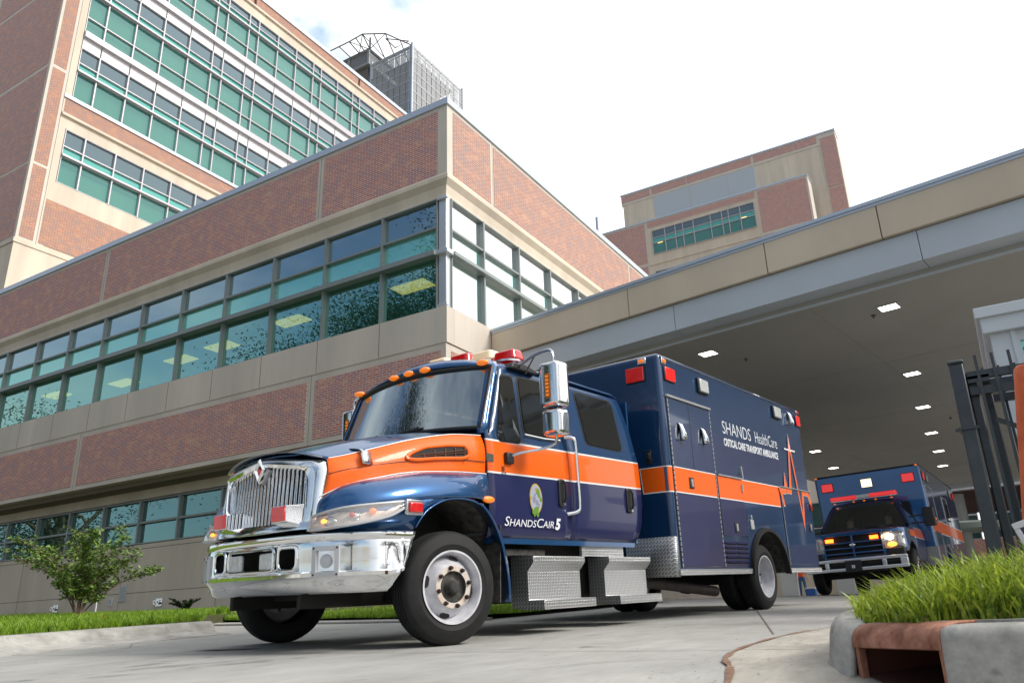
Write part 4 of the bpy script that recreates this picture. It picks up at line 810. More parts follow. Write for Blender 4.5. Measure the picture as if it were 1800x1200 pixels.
# they stand outside the frame, behind the camera, and show only in glass and chrome; the last two are added to darken the box side
for i, (x, y, sc_, lb) in enumerate(((-29.5, -8.0, 2.3, 'broad oak left of the picture, reflected in the corner windows of the low wing'), (-57, 1, 1.45, 'farther oak left of the picture, reflected low in the left windows'), (3, -22, 1.1, 'oak across the street, reflected in the chrome bumper'), (24, -3, 1.2, 'unseen oak added beside the street to darken the front ambulance side'), (27, 9, 1.3, 'unseen oak added right of the bay to darken the front ambulance box side'))):
    t_ = big_tree((x, y, H(x, y)), 40 + i, lb, *((800, .048) if i == 0 else (70, .085))); t_.scale = (sc_,) * 3

# ---------------------------------------------------------------- vehicle parts
def text_mesh(body, size, m, parent, name, M4, shear=0, extrude=.0008, sx=1.0, off=0, spacing=1.0, smallcaps=False):
    c = bpy.data.curves.new('t', 'FONT'); c.body = body; c.size = size; c.extrude = extrude; c.shear = shear; c.offset = off; c.space_character = spacing; c.resolution_u = 3
    if smallcaps:
        c.small_caps_scale = .78
        for i, chh in enumerate(body):
            if chh.islower(): c.body_format[i].use_small_caps = True
    o = bpy.data.objects.new('t', c); COL.objects.link(o); dg = bpy.context.evaluated_depsgraph_get(); me = bpy.data.meshes.new_from_object(o.evaluated_get(dg)); bpy.data.objects.remove(o)
    me.transform(Matrix.Diagonal((sx, 1, 1, 1))); me.transform(M4); me.materials.clear(); me.materials.append(m); q = bpy.data.objects.new(name, me); COL.objects.link(q); q.parent = parent; return q
def side_text(x, z, y): return Matrix.Translation((x, y, z)) @ Matrix(((-1, 0, 0, 0), (0, 0, 1, 0), (0, 1, 0, 0), (0, 0, 0, 1)))
def wheel(parent, c, R=.415, W=.25, rim=.262, steer=0, kind='front', side=1, mrim=None, mhub=None):
    """wheel about the local y axis; side +1 faces +y"""
    w_ = empty('wheel'); w_.parent = parent; w_.location = c; w_.rotation_euler = (0, 0, steer)
    prof = [(-W / 2 + .02, rim - .01), (-W / 2, rim + .03), (-W / 2 - .004, R - .10), (-W / 2 + .01, R - .035), (-W / 2 + .035, R - .008)]
    h = W / 2 - .035
    for gx in (-.6, -.2, .2, .6): prof += [(gx * h - .006, R), (gx * h - .004, R - .012), (gx * h + .004, R - .012), (gx * h + .006, R)]
    prof += [(W / 2 - .035, R - .008), (W / 2 - .01, R - .035), (W / 2 + .004, R - .10), (W / 2 + .006, R - .105), (W / 2 + .002, R - .11), (W / 2, rim + .03), (W / 2 - .02, rim - .01)]
    MB().lathe([(a * side, r) for a, r in prof], (0, 0, 0), 1, 56).build('tyre', M['rubber'], w_, smooth=True)
    o = W / 2 - .012; s = side; q = rim / .262
    if kind == 'front': rp = [(o, rim - .004), (o + .012, rim + .006), (o + .012, rim - .008), (o - .015, rim - .022), (o - .075, rim - .028), (o - .09, rim - .04), (o - .055, rim * .80), (o - .01, rim * .66), (o + .012, rim * .60), (o + .014, rim * .44)]; ci, zf = rim * .44, o + .014
    else: rp = [(o, rim - .004), (o + .012, rim + .006), (o + .012, rim - .008), (o - .02, rim - .022), (o - .10, rim - .030), (o - .14, rim - .05), (o - .155, rim * .62), (o - .155, rim * .44)]; ci, zf = rim * .44, o - .155
    r_ = MB().lathe([(a * s, r) for a, r in rp], (0, 0, 0), 1, 56).build('rim', mrim or M['rimw'], w_, smooth=True)
    if kind == 'front': MB().lathe([(s * (o + .0125), rim * .60), (s * (o + .0165), rim * .585), (s * (o + .0165), rim * .44)], (0, 0, 0), 1, 48).build('hub_flange', M['rimrust'], r_, smooth=True)
    hb = MB().lathe([(s * (zf + .002), ci), (s * (zf - .03), ci * .92), (s * (zf - .03), ci * .6), (s * (zf - .01), ci * .45), (s * (zf + .015), ci * .40), (s * (zf + .03), ci * .24), (s * (zf + .03), 0)], (0, 0, 0), 1, 24); hb.build('hub', mhub or M['dirt'], w_, smooth=True)
    for k in range(8):
        nb = MB(); t = math.radians(22.5 + 45 * k + 11); u, v = math.cos(t) * rim * .53, math.sin(t) * rim * .53; nb.tube([(u, s * (zf - .005), v), (u, s * (zf + .018), v), (u, s * (zf + .0181), v), (u, s * (zf + .036), v)], [.0165, .0165, .010, .010], 8)
        nb.build('lug_nut', M['nut'], w_)
    for k in range(4):
        hh = MB(); t = math.radians(12 + 90 * k); tt = Vector((math.cos(t), 0, math.sin(t))); tg = Vector((-math.sin(t), 0, math.cos(t))); zz = zf - .045 if kind == 'front' else zf + .004
        n0 = Vector((0, s, 0)); cc_ = tt * rim * .795 + Vector((0, s * (o - .052 + .004) if kind == 'front' else s * (o - .150), 0)); up = (tt * .78 - n0 * .52).normalized() if kind == 'front' else tt
        ring = [cc_ + tg * math.cos(a) * .045 * q + up * math.sin(a) * .024 * q + n0 * .004 for a in [2 * math.pi * i / 14 for i in range(14)]]; hh.add(ring, [tuple(range(14))])
        hh.build('hand_hole', M['dark'], w_)
    return w_
def rlens(parent, name, c, size, axis, m, bez=.012, depth=.03, bm_=None, lit=None):
    """rectangular warning light on face with outward normal axis ('x','y','-y')"""
    def build(nm, a, b_, d0, d1, mt, par, bev):
        b = MB()
        if axis == 'y': b.box(c[0] - a, c[0] + a, c[1] + d0, c[1] + d1, c[2] - b_, c[2] + b_)
        elif axis == '-y': b.box(c[0] - a, c[0] + a, c[1] - d1, c[1] - d0, c[2] - b_, c[2] + b_)
        else: b.box(c[0] + d0, c[0] + d1, c[1] - a, c[1] + a, c[2] - b_, c[2] + b_)
        return b.build(nm, mt, par, bevel=bev)
    f = build(name, size[0] / 2 + bez, size[1] / 2 + bez, 0, depth * .6, bm_ or M['black'], parent, .008); build('lens', size[0] / 2, size[1] / 2, depth * .5, depth, m, f, .012); return f
def decal(name, poly, y, m, parent, side=1):
    return MB().add([(x, y * side, z) for x, z in poly], [tuple(range(len(poly)))]).build(name, m, parent)

# ================================================================ front ambulance
RT = Matrix(((-0.1237, 0.9922, 0.0181), (-0.9914, -0.1227, -0.0454), (-0.0428, -0.0236, 0.9988)))
def pose(R3, t):
    x = Vector((R3[0][0], R3[1][0], R3[2][0])).normalized(); z = Vector((R3[0][2], R3[1][2], R3[2][2])); y = z.cross(x).normalized(); z = x.cross(y)
    return Matrix(((x.x, y.x, z.x, t[0]), (x.y, y.y, z.y, t[1]), (x.z, y.z, z.z, t[2]), (0, 0, 0, 1)))
tr = empty('ambulance', M=pose(RT, T0)); tag(tr, 'large blue ambulance with orange stripe and chrome grille, nearest the camera', 'ambulance', 'blue and orange ambulances leaving the bay')
def cab_y(z): return interp(z, [(.80, .955), (.86, .985), (1.0, 1.003), (1.2, 1.012), (1.45, 1.010), (1.64, 1.0), (1.74, .985), (2.0, .957), (2.28, .922), (2.36, .905), (2.43, .84)])
def cab_front(z): return interp(z, [(.80, -.57), (1.70, -.545), (1.78, -.57), (2.36, -.80), (2.43, -.84)])
def cab_rear(z): return interp(z, [(.80, -3.04), (.95, -3.13), (1.2, -3.17), (1.66, -3.17), (2.0, -3.11), (2.30, -3.0), (2.43, -2.92)])
ZS = [.80, .83, .86, .93, 1.0, 1.1, 1.2, 1.32, 1.45, 1.56, 1.64, 1.69, 1.74, 1.87, 2.0, 2.14, 2.28, 2.33, 2.36]
def side_patch(name, fa, fb_, zs, m, n=10, off=0, sd=1):
    rows = []
    for z in zs:
        a, c = fa(z), fb_(z); rows.append([(a + (c - a) * i / n, (cab_y(z) + off) * sd, z) for i in range(n + 1)])
    return MB().grid(rows).build(name, m, tr, smooth=True, solid=.02 * (1 if sd > 0 else 1))
def side_slab(name, poly, off, m, sd=1, parent=None, th=.006):
    """flat window or trim outline laid on the cab side; dense outline so it follows the side"""
    P = []
    for i, (a, c) in enumerate(zip(poly, poly[1:] + poly[:1])):
        for k in range(4): P.append((a[0] + (c[0] - a[0]) * k / 4, a[1] + (c[1] - a[1]) * k / 4))
    cx_ = sum(p[0] for p in P) / len(P); cz_ = sum(p[1] for p in P) / len(P); vs = [(x, (cab_y(z) + off) * sd, z) for x, z in P]; mid = [((x + cx_) / 2, (cab_y((z + cz_) / 2) + off) * sd, (z + cz_) / 2) for x, z in P]; n = len(P)
    vs = vs + mid + [(cx_, (cab_y(cz_) + off) * sd, cz_)]
    fs = [(i, (i + 1) % n, n + (i + 1) % n, n + i) for i in range(n)] + [(n + i, n + (i + 1) % n, 2 * n) for i in range(n)]
    return MB().add(vs, fs).build(name, m, parent or tr, solid=th)
def rpoly(poly, r, n=4):
    o = []; N_ = len(poly)
    for i, p in enumerate(poly):
        p = Vector(p); a = Vector(poly[i - 1]); c = Vector(poly[(i + 1) % N_]); ra = min(r, (a - p).length * .45, (c - p).length * .45); s = p + (a - p).normalized() * ra; e = p + (c - p).normalized() * ra
        for k in range(n + 1): t = k / n; o.append(tuple(s * (1 - t) ** 2 + p * 2 * t * (1 - t) + e * t * t))
    return o
for sd in (1, -1):
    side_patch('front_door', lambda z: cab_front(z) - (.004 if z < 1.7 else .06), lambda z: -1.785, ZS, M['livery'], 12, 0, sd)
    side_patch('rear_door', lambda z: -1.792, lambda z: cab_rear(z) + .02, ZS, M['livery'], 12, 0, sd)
    gv = rpoly([(-.70, 1.66), (-.735, 1.62), (-1.045, 1.63), (-1.045, 2.285), (-.86, 2.28)], .05)
    side_slab('window', gv, .004, M['gasket'], sd, None, .006); side_slab('pane', [(x + (.0 - .875 - x) * .05, z + (1.95 - z) * .04) for x, z in gv], .012, M['dark_glass'], sd, None, .003) if False else None
    for nm, poly in (('quarter_window', gv), ('front_window', rpoly([(-1.09, 1.74), (-1.10, 2.30), (-1.66, 2.32), (-1.72, 2.2), (-1.72, 1.79), (-1.66, 1.74)], .06)), ('rear_window', rpoly([(-2.045, 2.315), (-2.80, 2.315), (-2.87, 1.745), (-2.14, 1.75)], .07))):
        f_ = side_slab(nm, poly, .003, M['gasket'], sd); cx_ = sum(p[0] for p in poly) / len(poly); cz_ = sum(p[1] for p in poly) / len(poly)
        side_slab('pane', [(x + (cx_ - x) * .06, z + (cz_ - z) * .045) for x, z in poly], .010, M['tint'], sd, f_, .002)
    b = MB(); b.tube([(-1.10, (cab_y(1.73) + .012) * sd, 1.725), (-1.4, (cab_y(1.73) + .014) * sd, 1.72), (-1.66, (cab_y(1.735) + .012) * sd, 1.735)], .013, 8); b.build('window_sill', M['chrome'], tr, smooth=True)
    # raised crease in the stripe
    # handles
    for hx in (-1.625, -2.87):
        hnd = MB().prism(rpoly([(hx - .05, 1.10), (hx + .055, 1.10), (hx + .055, 1.36), (hx - .05, 1.36)], .035), 1, sd * 1.005, sd * 1.03).build('door_handle', M['black'], tr, bevel=.008)
        MB().tube([(hx, 1.045 * sd, 1.34), (hx - .004, 1.062 * sd, 1.30), (hx - .004, 1.062 * sd, 1.18), (hx, 1.045 * sd, 1.14)], .011, 8).build('grip', M['rubber'], hnd, smooth=True)
        MB().lathe([(1.03 * sd, .017), (1.045 * sd, .015), (1.045 * sd, 0)], (hx - .008, 0, 1.125), 1, 14).build('lock', M['steel'], hnd, smooth=True)
    b = MB(); b.tube(crm([(-1.74, 1.0 * sd, 1.775), (-1.78, 1.07 * sd, 1.765), (-1.80, 1.085 * sd, 1.70), (-1.81, 1.085 * sd, 1.4), (-1.815, 1.085 * sd, 1.12), (-1.79, 1.07 * sd, 1.06), (-1.72, 1.0 * sd, 1.04)], 4), .017, 10); b.build('grab_bar', M['chrome'], tr, smooth=True)
    # fuel badge, side vent
    part_box(tr, 'badge', vary(mat('badge', (.06, .055, .05), .6), 60, .8), (-.63, -.535, 1.004 * sd, 1.016 * sd, 1.43, 1.497))
    part_box(tr, 'sill', M['blue'], (-.60, -3.02, .90 * sd, .955 * sd, .755, .80))
# roof, back wall and pillars as one shell
rows = []
YS = [.905, .87, .78, .68, .5, .3, .12, 0]; YS = YS + [-v for v in YS[-2::-1]]
for v in range(17):
    t = v / 16; r = []
    for y in YS:
        e_ = 1 - (abs(y) / .905) ** 2.4; xf = -.80 + .20 * (1 - (abs(y) / .905) ** 2); xr = -2.96; x = xf + (xr - xf) * t
        zf_ = 2.36 + .055 * e_; cr_ = math.sin(math.pi * min(1, t * 1.05 + .03)) ** .6 * .14 * e_ + .05 * min(1, t * 3) + .03 * e_; r.append((x, y, zf_ + (0 if t == 0 else cr_ if t < .97 else cr_ * .5)))
    rows.append(r)
MB().grid(rows).build('roof', M['blue'], tr, smooth=True, solid=.02)
part_box(tr, 'back_wall', M['blue'], (-3.13, -3.10, -.93, .93, .8, 2.36))
for sd in (1, -1):
    b = MB(); b.grid([[(cab_front(z) + .0, (cab_y(z) - .002) * sd, z), (cab_front(z) - .065, (cab_y(z) + .001) * sd, z)] for z in (1.68, 1.78, 1.95, 2.1, 2.25, 2.36, 2.41)]); b.grid([[(cab_front(z) + .0, (cab_y(z) - .002) * sd, z), (cab_front(z) + .035, (cab_y(z) - .06) * sd, z)] for z in (1.68, 1.78, 1.95, 2.1, 2.25, 2.36, 2.41)]); b.build('windshield_pillar', M['blue'], tr, smooth=True, solid=.01)
# windshield
def ws(u, v, off=0):   # u -1..1 across, v 0..1 up
    hw = .945 - .048 * v; y = u * hw; bow = 1 - u * u; z = 1.73 + .035 * bow * (1 - v) + (2.335 + .04 * bow - 1.73) * v; x = -.555 + .155 * bow + (-.235) * v - .0 + off; return (x, y, z)
MB().grid([[ws(u / 10, v / 6) for u in range(-10, 11)] for v in range(7)]).build('windshield', M['windshield'], tr, smooth=True)
b = MB(); b.tube([ws(u / 10, 0, .008) for u in range(-10, 11)], .02, 6); b.tube([ws(u / 10, 1, .006) for u in range(-10, 11)], .024, 6); b.tube([ws(1, v / 6, .004) for v in range(7)], .024, 6); b.tube([ws(-1, v / 6, .004) for v in range(7)], .024, 6); b.build('windshield_gasket', M['gasket'], tr, smooth=True)
b = MB(); b.tube([ws(.12, .02, .03), ws(.42, .045, .035)], .012, 6); b.tube([ws(.05, .0, .03), ws(.36, .07, .03)], .008, 6); b.tube([ws(-.55, .02, .03), ws(-.2, .05, .035)], .010, 6); b.build('wiper', M['black'], tr)
# interior
part_box(tr, 'dashboard', mat('dash', (.045, .045, .05), .7), (-.60, -.95, -.88, .88, 1.45, 1.72), bevel=.04)
part_box(tr, 'seat', mat('seat_grey', (.06, .06, .065), .9), (-1.35, -1.5, .15, .75, 1.2, 2.0), (-1.35, -1.5, -.75, -.15, 1.2, 2.0), (-2.6, -2.75, -.8, .8, 1.2, 1.95), (-.6, -3.1, -.9, .9, .82, .86), bevel=.03)
b = MB(); sw_ = [Vector((-1.02 + .09 * math.cos(t), .45 + .22 * math.sin(t), 1.80 + .20 * math.cos(t))) for t in [2 * math.pi * k / 24 for k in range(25)]]; b.tube(sw_, .014, 8); b.tube([(-1.02, .24, 1.80), (-1.02, .66, 1.80)], .014, 6); b.tube([(-1.0, .45, 1.8), (-.8, .45, 1.6)], .02, 6); b.build('steering_wheel', M['black'], tr, smooth=True)
# hood: loft from cowl to grille surround
HX = [-.53, -.2, .15, .45, .70, .84]
def hood_sec(x):
    t = (x + .5) / 1.34; zc = interp(x, [(-.5, 1.745), (-.2, 1.705), (.15, 1.648), (.45, 1.575), (.7, 1.49), (.84, 1.435)]); ye = interp(x, [(-.5, .955), (0, .875), (.4, .775), (.7, .68), (.84, .625)]); ze = interp(x, [(-.5, 1.655), (-.2, 1.63), (.15, 1.56), (.45, 1.475), (.7, 1.40), (.84, 1.365)])
    return zc, ye, ze
rows = []
for x in HX:
    zc, ye, ze = hood_sec(x); xc = .10 * (x + .5) / 1.34   # the nose bows forward in the middle
    r = []
    for k in range(-8, 9):
        u = k / 8; a = abs(u); z = ze + (zc - ze) * (1 - a ** 2.6) + .012 * math.exp(-((a - .62) / .09) ** 2); r.append((x + xc * (1 - a * a) + (-.0), ye * u, z))
    rows.append(r)
MB().grid(surf(rows, 2, 3)).build('hood', M['blue'], tr, smooth=True, solid=.012)
# hood side, orange, from hood edge to pinstripe
def pin(x): return interp(x, [(-.55, 1.0), (-.2, .965), (.22, .90), (.5, .83), (.75, .735), (.90, .615)]), interp(x, [(-.55, 1.322), (-.2, 1.315), (.22, 1.285), (.5, 1.232), (.75, 1.165), (.90, 1.08)])
for sd in (1, -1):
    rows = []
    for x in HX:
        zc, ye, ze = hood_sec(x); yp, zp = pin(x); xx = x; r = []
        for k, (f, bul) in enumerate(((0, 0), (.10, .016), (.28, .030), (.52, .030), (.80, .012), (1.0, 0))): r.append((xx, (ye + (yp - ye) * f + bul) * sd, ze + (zp - ze) * f + (.0 if k else .001)))
        rows.append(r)
    # nose end follows the grille surround which leans
    zc, ye, ze = hood_sec(.84); rows.append([(.835 + .045 * k / 5, (ye + (.615 - ye) * k / 5 + (.0, .012, .02, .02, .01, 0)[k]) * sd, ze + (1.06 - ze) * k / 5) for k in range(6)])
    hs = MB().grid(surf(rows, 3, 3)).build('hood_side', M['orange'], tr, smooth=True, solid=.012)
    # cut line across the hood side
    ln = [];
    for x in (-.52, -.2, .15, .4, .6, .75, .86):
        zc, ye, ze = hood_sec(min(x, .84)); yp, zp = pin(x); f = interp(x, [(-.52, .70), (.15, .66), (.4, .60), (.86, .46)]); ln.append((x, (ye + (yp - ye) * f + .028) * sd, ze + (zp - ze) * f))
    MB().tube(crm(ln, 3), .0035, 5).build('seam', M['gasket'], hs)
    MB().tube(crm([(x, hood_sec(min(x, .84))[1] * sd + .004 * sd, hood_sec(min(x, .84))[2] + .002) for x in HX], 3), .0045, 6).build('pinstripe', M['white_line'], hs)
    MB().tube(crm([(x, (pin(x)[0] + .004) * sd, pin(x)[1]) for x in (-.54, -.2, .22, .5, .75, .90)], 3), .0045, 6).build('pinstripe', M['white_line'], hs)
    # air scoop in the hood side
    out_ = [(.29, 1.385), (.24, 1.43), (.10, 1.492), (-.12, 1.528), (-.30, 1.540), (-.335, 1.50), (-.335, 1.455), (-.28, 1.43), (0, 1.405), (.2, 1.378)]
    def hy(x, z): zc, ye, ze = hood_sec(x); yp, zp = pin(x); f = (ze - z) / (ze - zp); return ye + (yp - ye) * f + .030 * math.sin(math.pi * max(0, min(1, f * .9 + .05)))
    P = [Vector((x, (hy(x, z) + .006) * sd, z)) for x, z in rpoly(out_, .04)]; cc_ = sum(P, Vector()) / len(P)
    sc_ = MB().tube(P + [P[0]], .016, 8).build('air_scoop', M['orange'], tr, smooth=True)
    Pi = [p + (cc_ - p) * .06 + Vector((0, .004 * sd, 0)) for p in P]; MB().add([*Pi, cc_ + Vector((0, .004 * sd, 0))], [(i, (i + 1) % len(Pi), len(Pi)) for i in range(len(Pi))]).build('opening', M['dark'], sc_)
    b = MB()
    for k in range(5):
        x = .12 - .1 * k; b.tube([(x, (hy(x, 1.42) + .012) * sd, 1.405 + .0 * k), (x - .012, (hy(x, 1.5) + .012) * sd, interp(x, [(-.3, 1.53), (.2, 1.45)]))], .006, 5)
    for f in (.35, .65):
        b.tube([(x, (hy(x, 1.44) + .012) * sd, interp(x, [(-.32, 1.455), (.25, 1.39)]) * (1 - f) + interp(x, [(-.32, 1.53), (.25, 1.42)]) * f) for x in (.22, 0, -.2, -.31)], .004, 5)
    b.build('grille_bars', vary(mat('scoop_bars', (.10, .03, .01), .6), 9, .3), sc_)
    # fender: bulged blue top from headlamp to door
    FP = [(.915, .585), (.90, .74), (.80, .92), (.62, 1.03), (.40, 1.095), (.15, 1.12), (-.12, 1.12), (-.34, 1.09), (-.50, 1.04), (-.57, 1.01)]
    FZ = [.945, .965, .99, 1.015, 1.045, 1.07, 1.09, 1.095, 1.088, 1.075]
    TP = [(.885, .615, 1.065), (.80, .715, 1.145), (.68, .785, 1.19), (.50, .83, 1.228), (.30, .88, 1.268), (.10, .925, 1.295), (-.12, .955, 1.308), (-.30, .975, 1.316), (-.45, .99, 1.318), (-.57, 1.0, 1.32)]
    rows = []
    for (fx, fy), fz, tp_ in zip(FP, FZ, TP):
        a = Vector((fx, fy, fz)); c = Vector(tp_); h_ = c.z - a.z; k1 = a + Vector((0, 0, h_ * .55)) + (a - Vector((c.x, c.y, a.z))) * .04; k2 = Vector((c.x, c.y, c.z)).lerp(Vector((a.x, a.y, c.z)), .42) - Vector((0, 0, .006))
        rows.append([((a * (1 - t) ** 3 + k1 * 3 * t * (1 - t) ** 2 + k2 * 3 * t * t * (1 - t) + c * t ** 3)) for t in (0, .12, .28, .45, .62, .8, .93, 1)])
    rows = [[Vector((p.x, p.y * sd, p.z)) for p in r] for r in rows]
    fd = MB().grid(surf(rows, 2, 3)).build('fender', M['blue'], tr, smooth=True, solid=.012)
    # lower fender panel with the arch
    BZ = [.832, .83, .828, .826, .83, .985, 1.068, 1.078, 1.075, 1.07]
    rows = [[Vector((fx, (fy - .004) * sd, fz)), Vector((fx - .005, (fy - .010) * sd, fz * .6 + bz * .4)), Vector((fx - .012, (fy - .03) * sd, bz))] for (fx, fy), fz, bz in zip(FP[:5], FZ[:5], BZ[:5])]
    rows.append([Vector((.36, 1.098 * sd, 1.045)), Vector((.36, 1.092 * sd, .98)), Vector((.36, 1.085 * sd, .90))])
    rows.append([Vector((.25, 1.11 * sd, 1.06)), Vector((.25, 1.106 * sd, 1.03)), Vector((.25, 1.10 * sd, 1.0))]); rows.append([Vector((.10, 1.118 * sd, 1.075)), Vector((.10, 1.117 * sd, 1.068)), Vector((.10, 1.114 * sd, 1.06))])
    MB().grid(rows).build('lower_fender', M['blue'], fd, smooth=True, solid=.02)
    arch = crm([(.385, 1.085, .85), (.33, 1.10, .93), (.25, 1.105, .995), (.10, 1.112, 1.062), (-.05, 1.115, 1.085), (-.20, 1.112, 1.083), (-.34, 1.10, 1.055), (-.46, 1.085, .99), (-.56, 1.07, .90), (-.65, 1.06, .77), (-.71, 1.05, .62), (-.75, 1.045, .45), (-.765, 1.04, .28)], 3)
    r = [[Vector((p.x, p.y * sd, p.z)) for p in arch], [Vector((p.x - .006, (p.y - .012) * sd, p.z - .006)) if i < 18 else Vector((p.x + .018, (p.y + .003) * sd, p.z - .0)) for i, p in enumerate(arch)], [Vector((p.x - (.02 if i > 18 else 0), (p.y - .10) * sd, p.z + .004)) for i, p in enumerate(arch)]]
    MB().grid(r).build('arch_lip', M['blue'], fd, smooth=True, solid=.012)
    # inner wheel house
    r = [[Vector((p.x * 1.0 - .01, (.98) * sd, p.z + .02)) for p in arch], [Vector((p.x - .0, .45 * sd, p.z + .05)) for p in arch]]; r[0] = [Vector((p.x - (.02 if i > 18 else 0), (p.y - .095) * sd, p.z + .006)) for i, p in enumerate(arch)]
    MB().grid(r).build('wheel_house', M['dirt'], tr, smooth=True, solid=.01)
    part_box(tr, 'splash_panel', M['dark'], (-.78, .9, .40 * sd, .44 * sd, .3, 1.3))
    # rear edge of the fender skirt towards the cab
    MB().ell((-.50, 1.055 * sd, 1.10), .075, .03, .03, 14, 8).build('turn_lamp', M['amber'], tr, smooth=True)
    rlens(tr, 'marker_lamp', (.425, (1.098) * sd, .982), (.13, .075), 'y' if sd > 0 else '-y', M['red_lens'], .02, .05, M['steel'])
    # headlamp, wraps round the corner
    HLt = [(.925, .575, .935), (.92, .70, .955), (.86, .84, .98), (.74, .95, .998), (.60, 1.03, 1.012), (.50, 1.07, 1.022), (.44, 1.092, 1.020)]
    HLb = [(.955, .575, .835), (.945, .70, .838), (.90, .86, .850), (.775, .975, .875), (.62, 1.055, .915), (.52, 1.085, .965), (.44, 1.098, 1.010)]
    base = [crm([Vector((x, y * sd, z)) for x, y, z in Lq], 3) for Lq in (HLt, HLb)]
    def hl(off, sh):
        rw = []
        for i in range(len(base[0])):
            a, c = base[0][i], base[1][i]; n_ = Vector((.75, .66 * sd, 0)); rw.append([a.lerp(c, sh + (1 - 2 * sh) * k / 5) + n_ * (off + .016 * math.sin(math.pi * k / 5)) for k in range(6)])
        return rw
    hlm = MB().grid(hl(-.035, -.02)).build('headlight', mat('lamp_housing', (.78, .72, .68), .35, .15), tr, smooth=True)
    o_ = hl(.012, .0); rim_ = [r[0] for r in o_] + [r[-1] for r in reversed(o_)]; MB().tube(rim_ + [rim_[0]], .012, 6).build('bezel', M['silver'], hlm, smooth=True)
    MB().grid(hl(.014, .03)).build('lens', M['lensglass'], hlm, smooth=True)
    b = MB(); b.ell((.885, .73 * sd, .888), .04, .075, .043, 18, 12); b.ell((.79, .885 * sd, .918), .045, .05, .040, 14, 10); b.build('reflector', M['chrome'], hlm, smooth=True)
    MB().ell((.93, .71 * sd, .895), .012, .028, .016, 12, 8).build('bulb', M['amber_lit'], hlm, smooth=True); MB().ell((.83, .90 * sd, .93), .02, .022, .020, 12, 8).build('side_marker', M['red_lens'], hlm, smooth=True); MB().ell((.71, .985 * sd, .955), .03, .028, .022, 12, 8).build('turn_reflector', M['amber'], hlm, smooth=True)  # glowing amber bulb stands for orange reflections in the headlight
    # mirror on arms
    ym = 1.36 * sd
    mr_ = MB().prism(rpoly([(-1.00, ym - .11), (-1.00, ym + .11), (-1.16, ym + .12), (-1.20, ym + .09), (-1.20, ym - .09), (-1.16, ym - .12)], .05), 2, 1.92, 2.33).build('mirror', M['chrome'], tr, bevel=.035, bseg=4)
    MB().prism(rpoly([(-1.01, ym - .10), (-1.01, ym + .10), (-1.15, ym + .11), (-1.19, ym + .08), (-1.19, ym - .08), (-1.15, ym - .11)], .05), 2, 1.66, 1.90).build('convex_mirror', M['chrome'], mr_, bevel=.04, bseg=4)
    MB().box(-1.205, -1.201, ym - .085, ym + .085, 1.96, 2.29).build('glass', M['tint'], mr_)
    f_ = MB().box(-1.002, -.992, ym - .028, ym + .028, 1.99, 2.22).build('indicator', mat('indicator_bezel', (.3, .12, .02), .5), mr_, bevel=.004)
    b = MB()
    for k in range(6): b.box(-.992, -.989, ym - .016, ym + .016, 2.01 + .034 * k, 2.03 + .034 * k)
    b.build('indicator_bulbs', M['amber'], f_)
    b = MB(); b.tube(crm([(-1.10, ym, 1.68), (-1.10, ym - .02 * sd, 1.60), (-1.03, ym - .13 * sd, 1.555), (-.92, 1.12 * sd, 1.53), (-.85, 1.03 * sd, 1.50)], 4), .013, 8)
    b.tube(crm([(-1.10, ym, 2.30), (-1.10, ym, 2.43), (-1.10, ym - .06 * sd, 2.47), (-1.10, 1.12 * sd, 2.44), (-1.12, .93 * sd, 2.37)], 4), .014, 8); b.tube([(-1.10, 1.16 * sd, 2.45), (-1.22, .95 * sd, 2.34)], .009, 6); b.build('mirror_arm', M['steel'], mr_, smooth=True)
    MB().box(-.88, -.78, 1.0 * sd, 1.05 * sd, 1.43, 1.53).build('arm_bracket', M['black'], mr_, bevel=.012)
    MB().prism([(-.98, 2.35), (-1.40, 2.35), (-1.38, 2.39), (-1.2, 2.42), (-1.02, 2.41)], 1, .86 * sd, .97 * sd).build('roof_bracket', M['black'], mr_, bevel=.012)
    wheel(tr, (0, 1.005 * sd, .415), steer=math.radians(-13), side=sd)
    # chrome bug-shield bracket
    b = MB(); b.grid(surf([[Vector((x0, y * sd, z)) for y, z in ((.60, 1.452), (.715, 1.435), (.775, 1.385), (.80, 1.31))] for x0 in (.56, .66)], 2, 2)); b.v = [(x - (.03 if z > 1.4 else 0), y + .012 * sd, z + .012) for x, y, z in b.v]; b.build('hood_bracket', M['steel'], tr, smooth=True, solid=.006)
# bug deflector across the nose
rows = []
for k in range(-10, 11):
    u = k / 10; a = abs(u); y = u * .595; xc = .10 * (1 - a * a); rows.append([(.80 + xc, y, 1.43 - .075 * a ** 2.4 + .02), (.86 + xc, y * 1.0, 1.42 - .075 * a ** 2.4 + .035), (.905 + xc, y, 1.40 - .08 * a ** 2.4 + .055)])
MB().grid(rows).build('bug_shield', mat('smoked_acrylic', (.16, .16, .17), .08, .3, 1), tr, smooth=True, solid=.004)
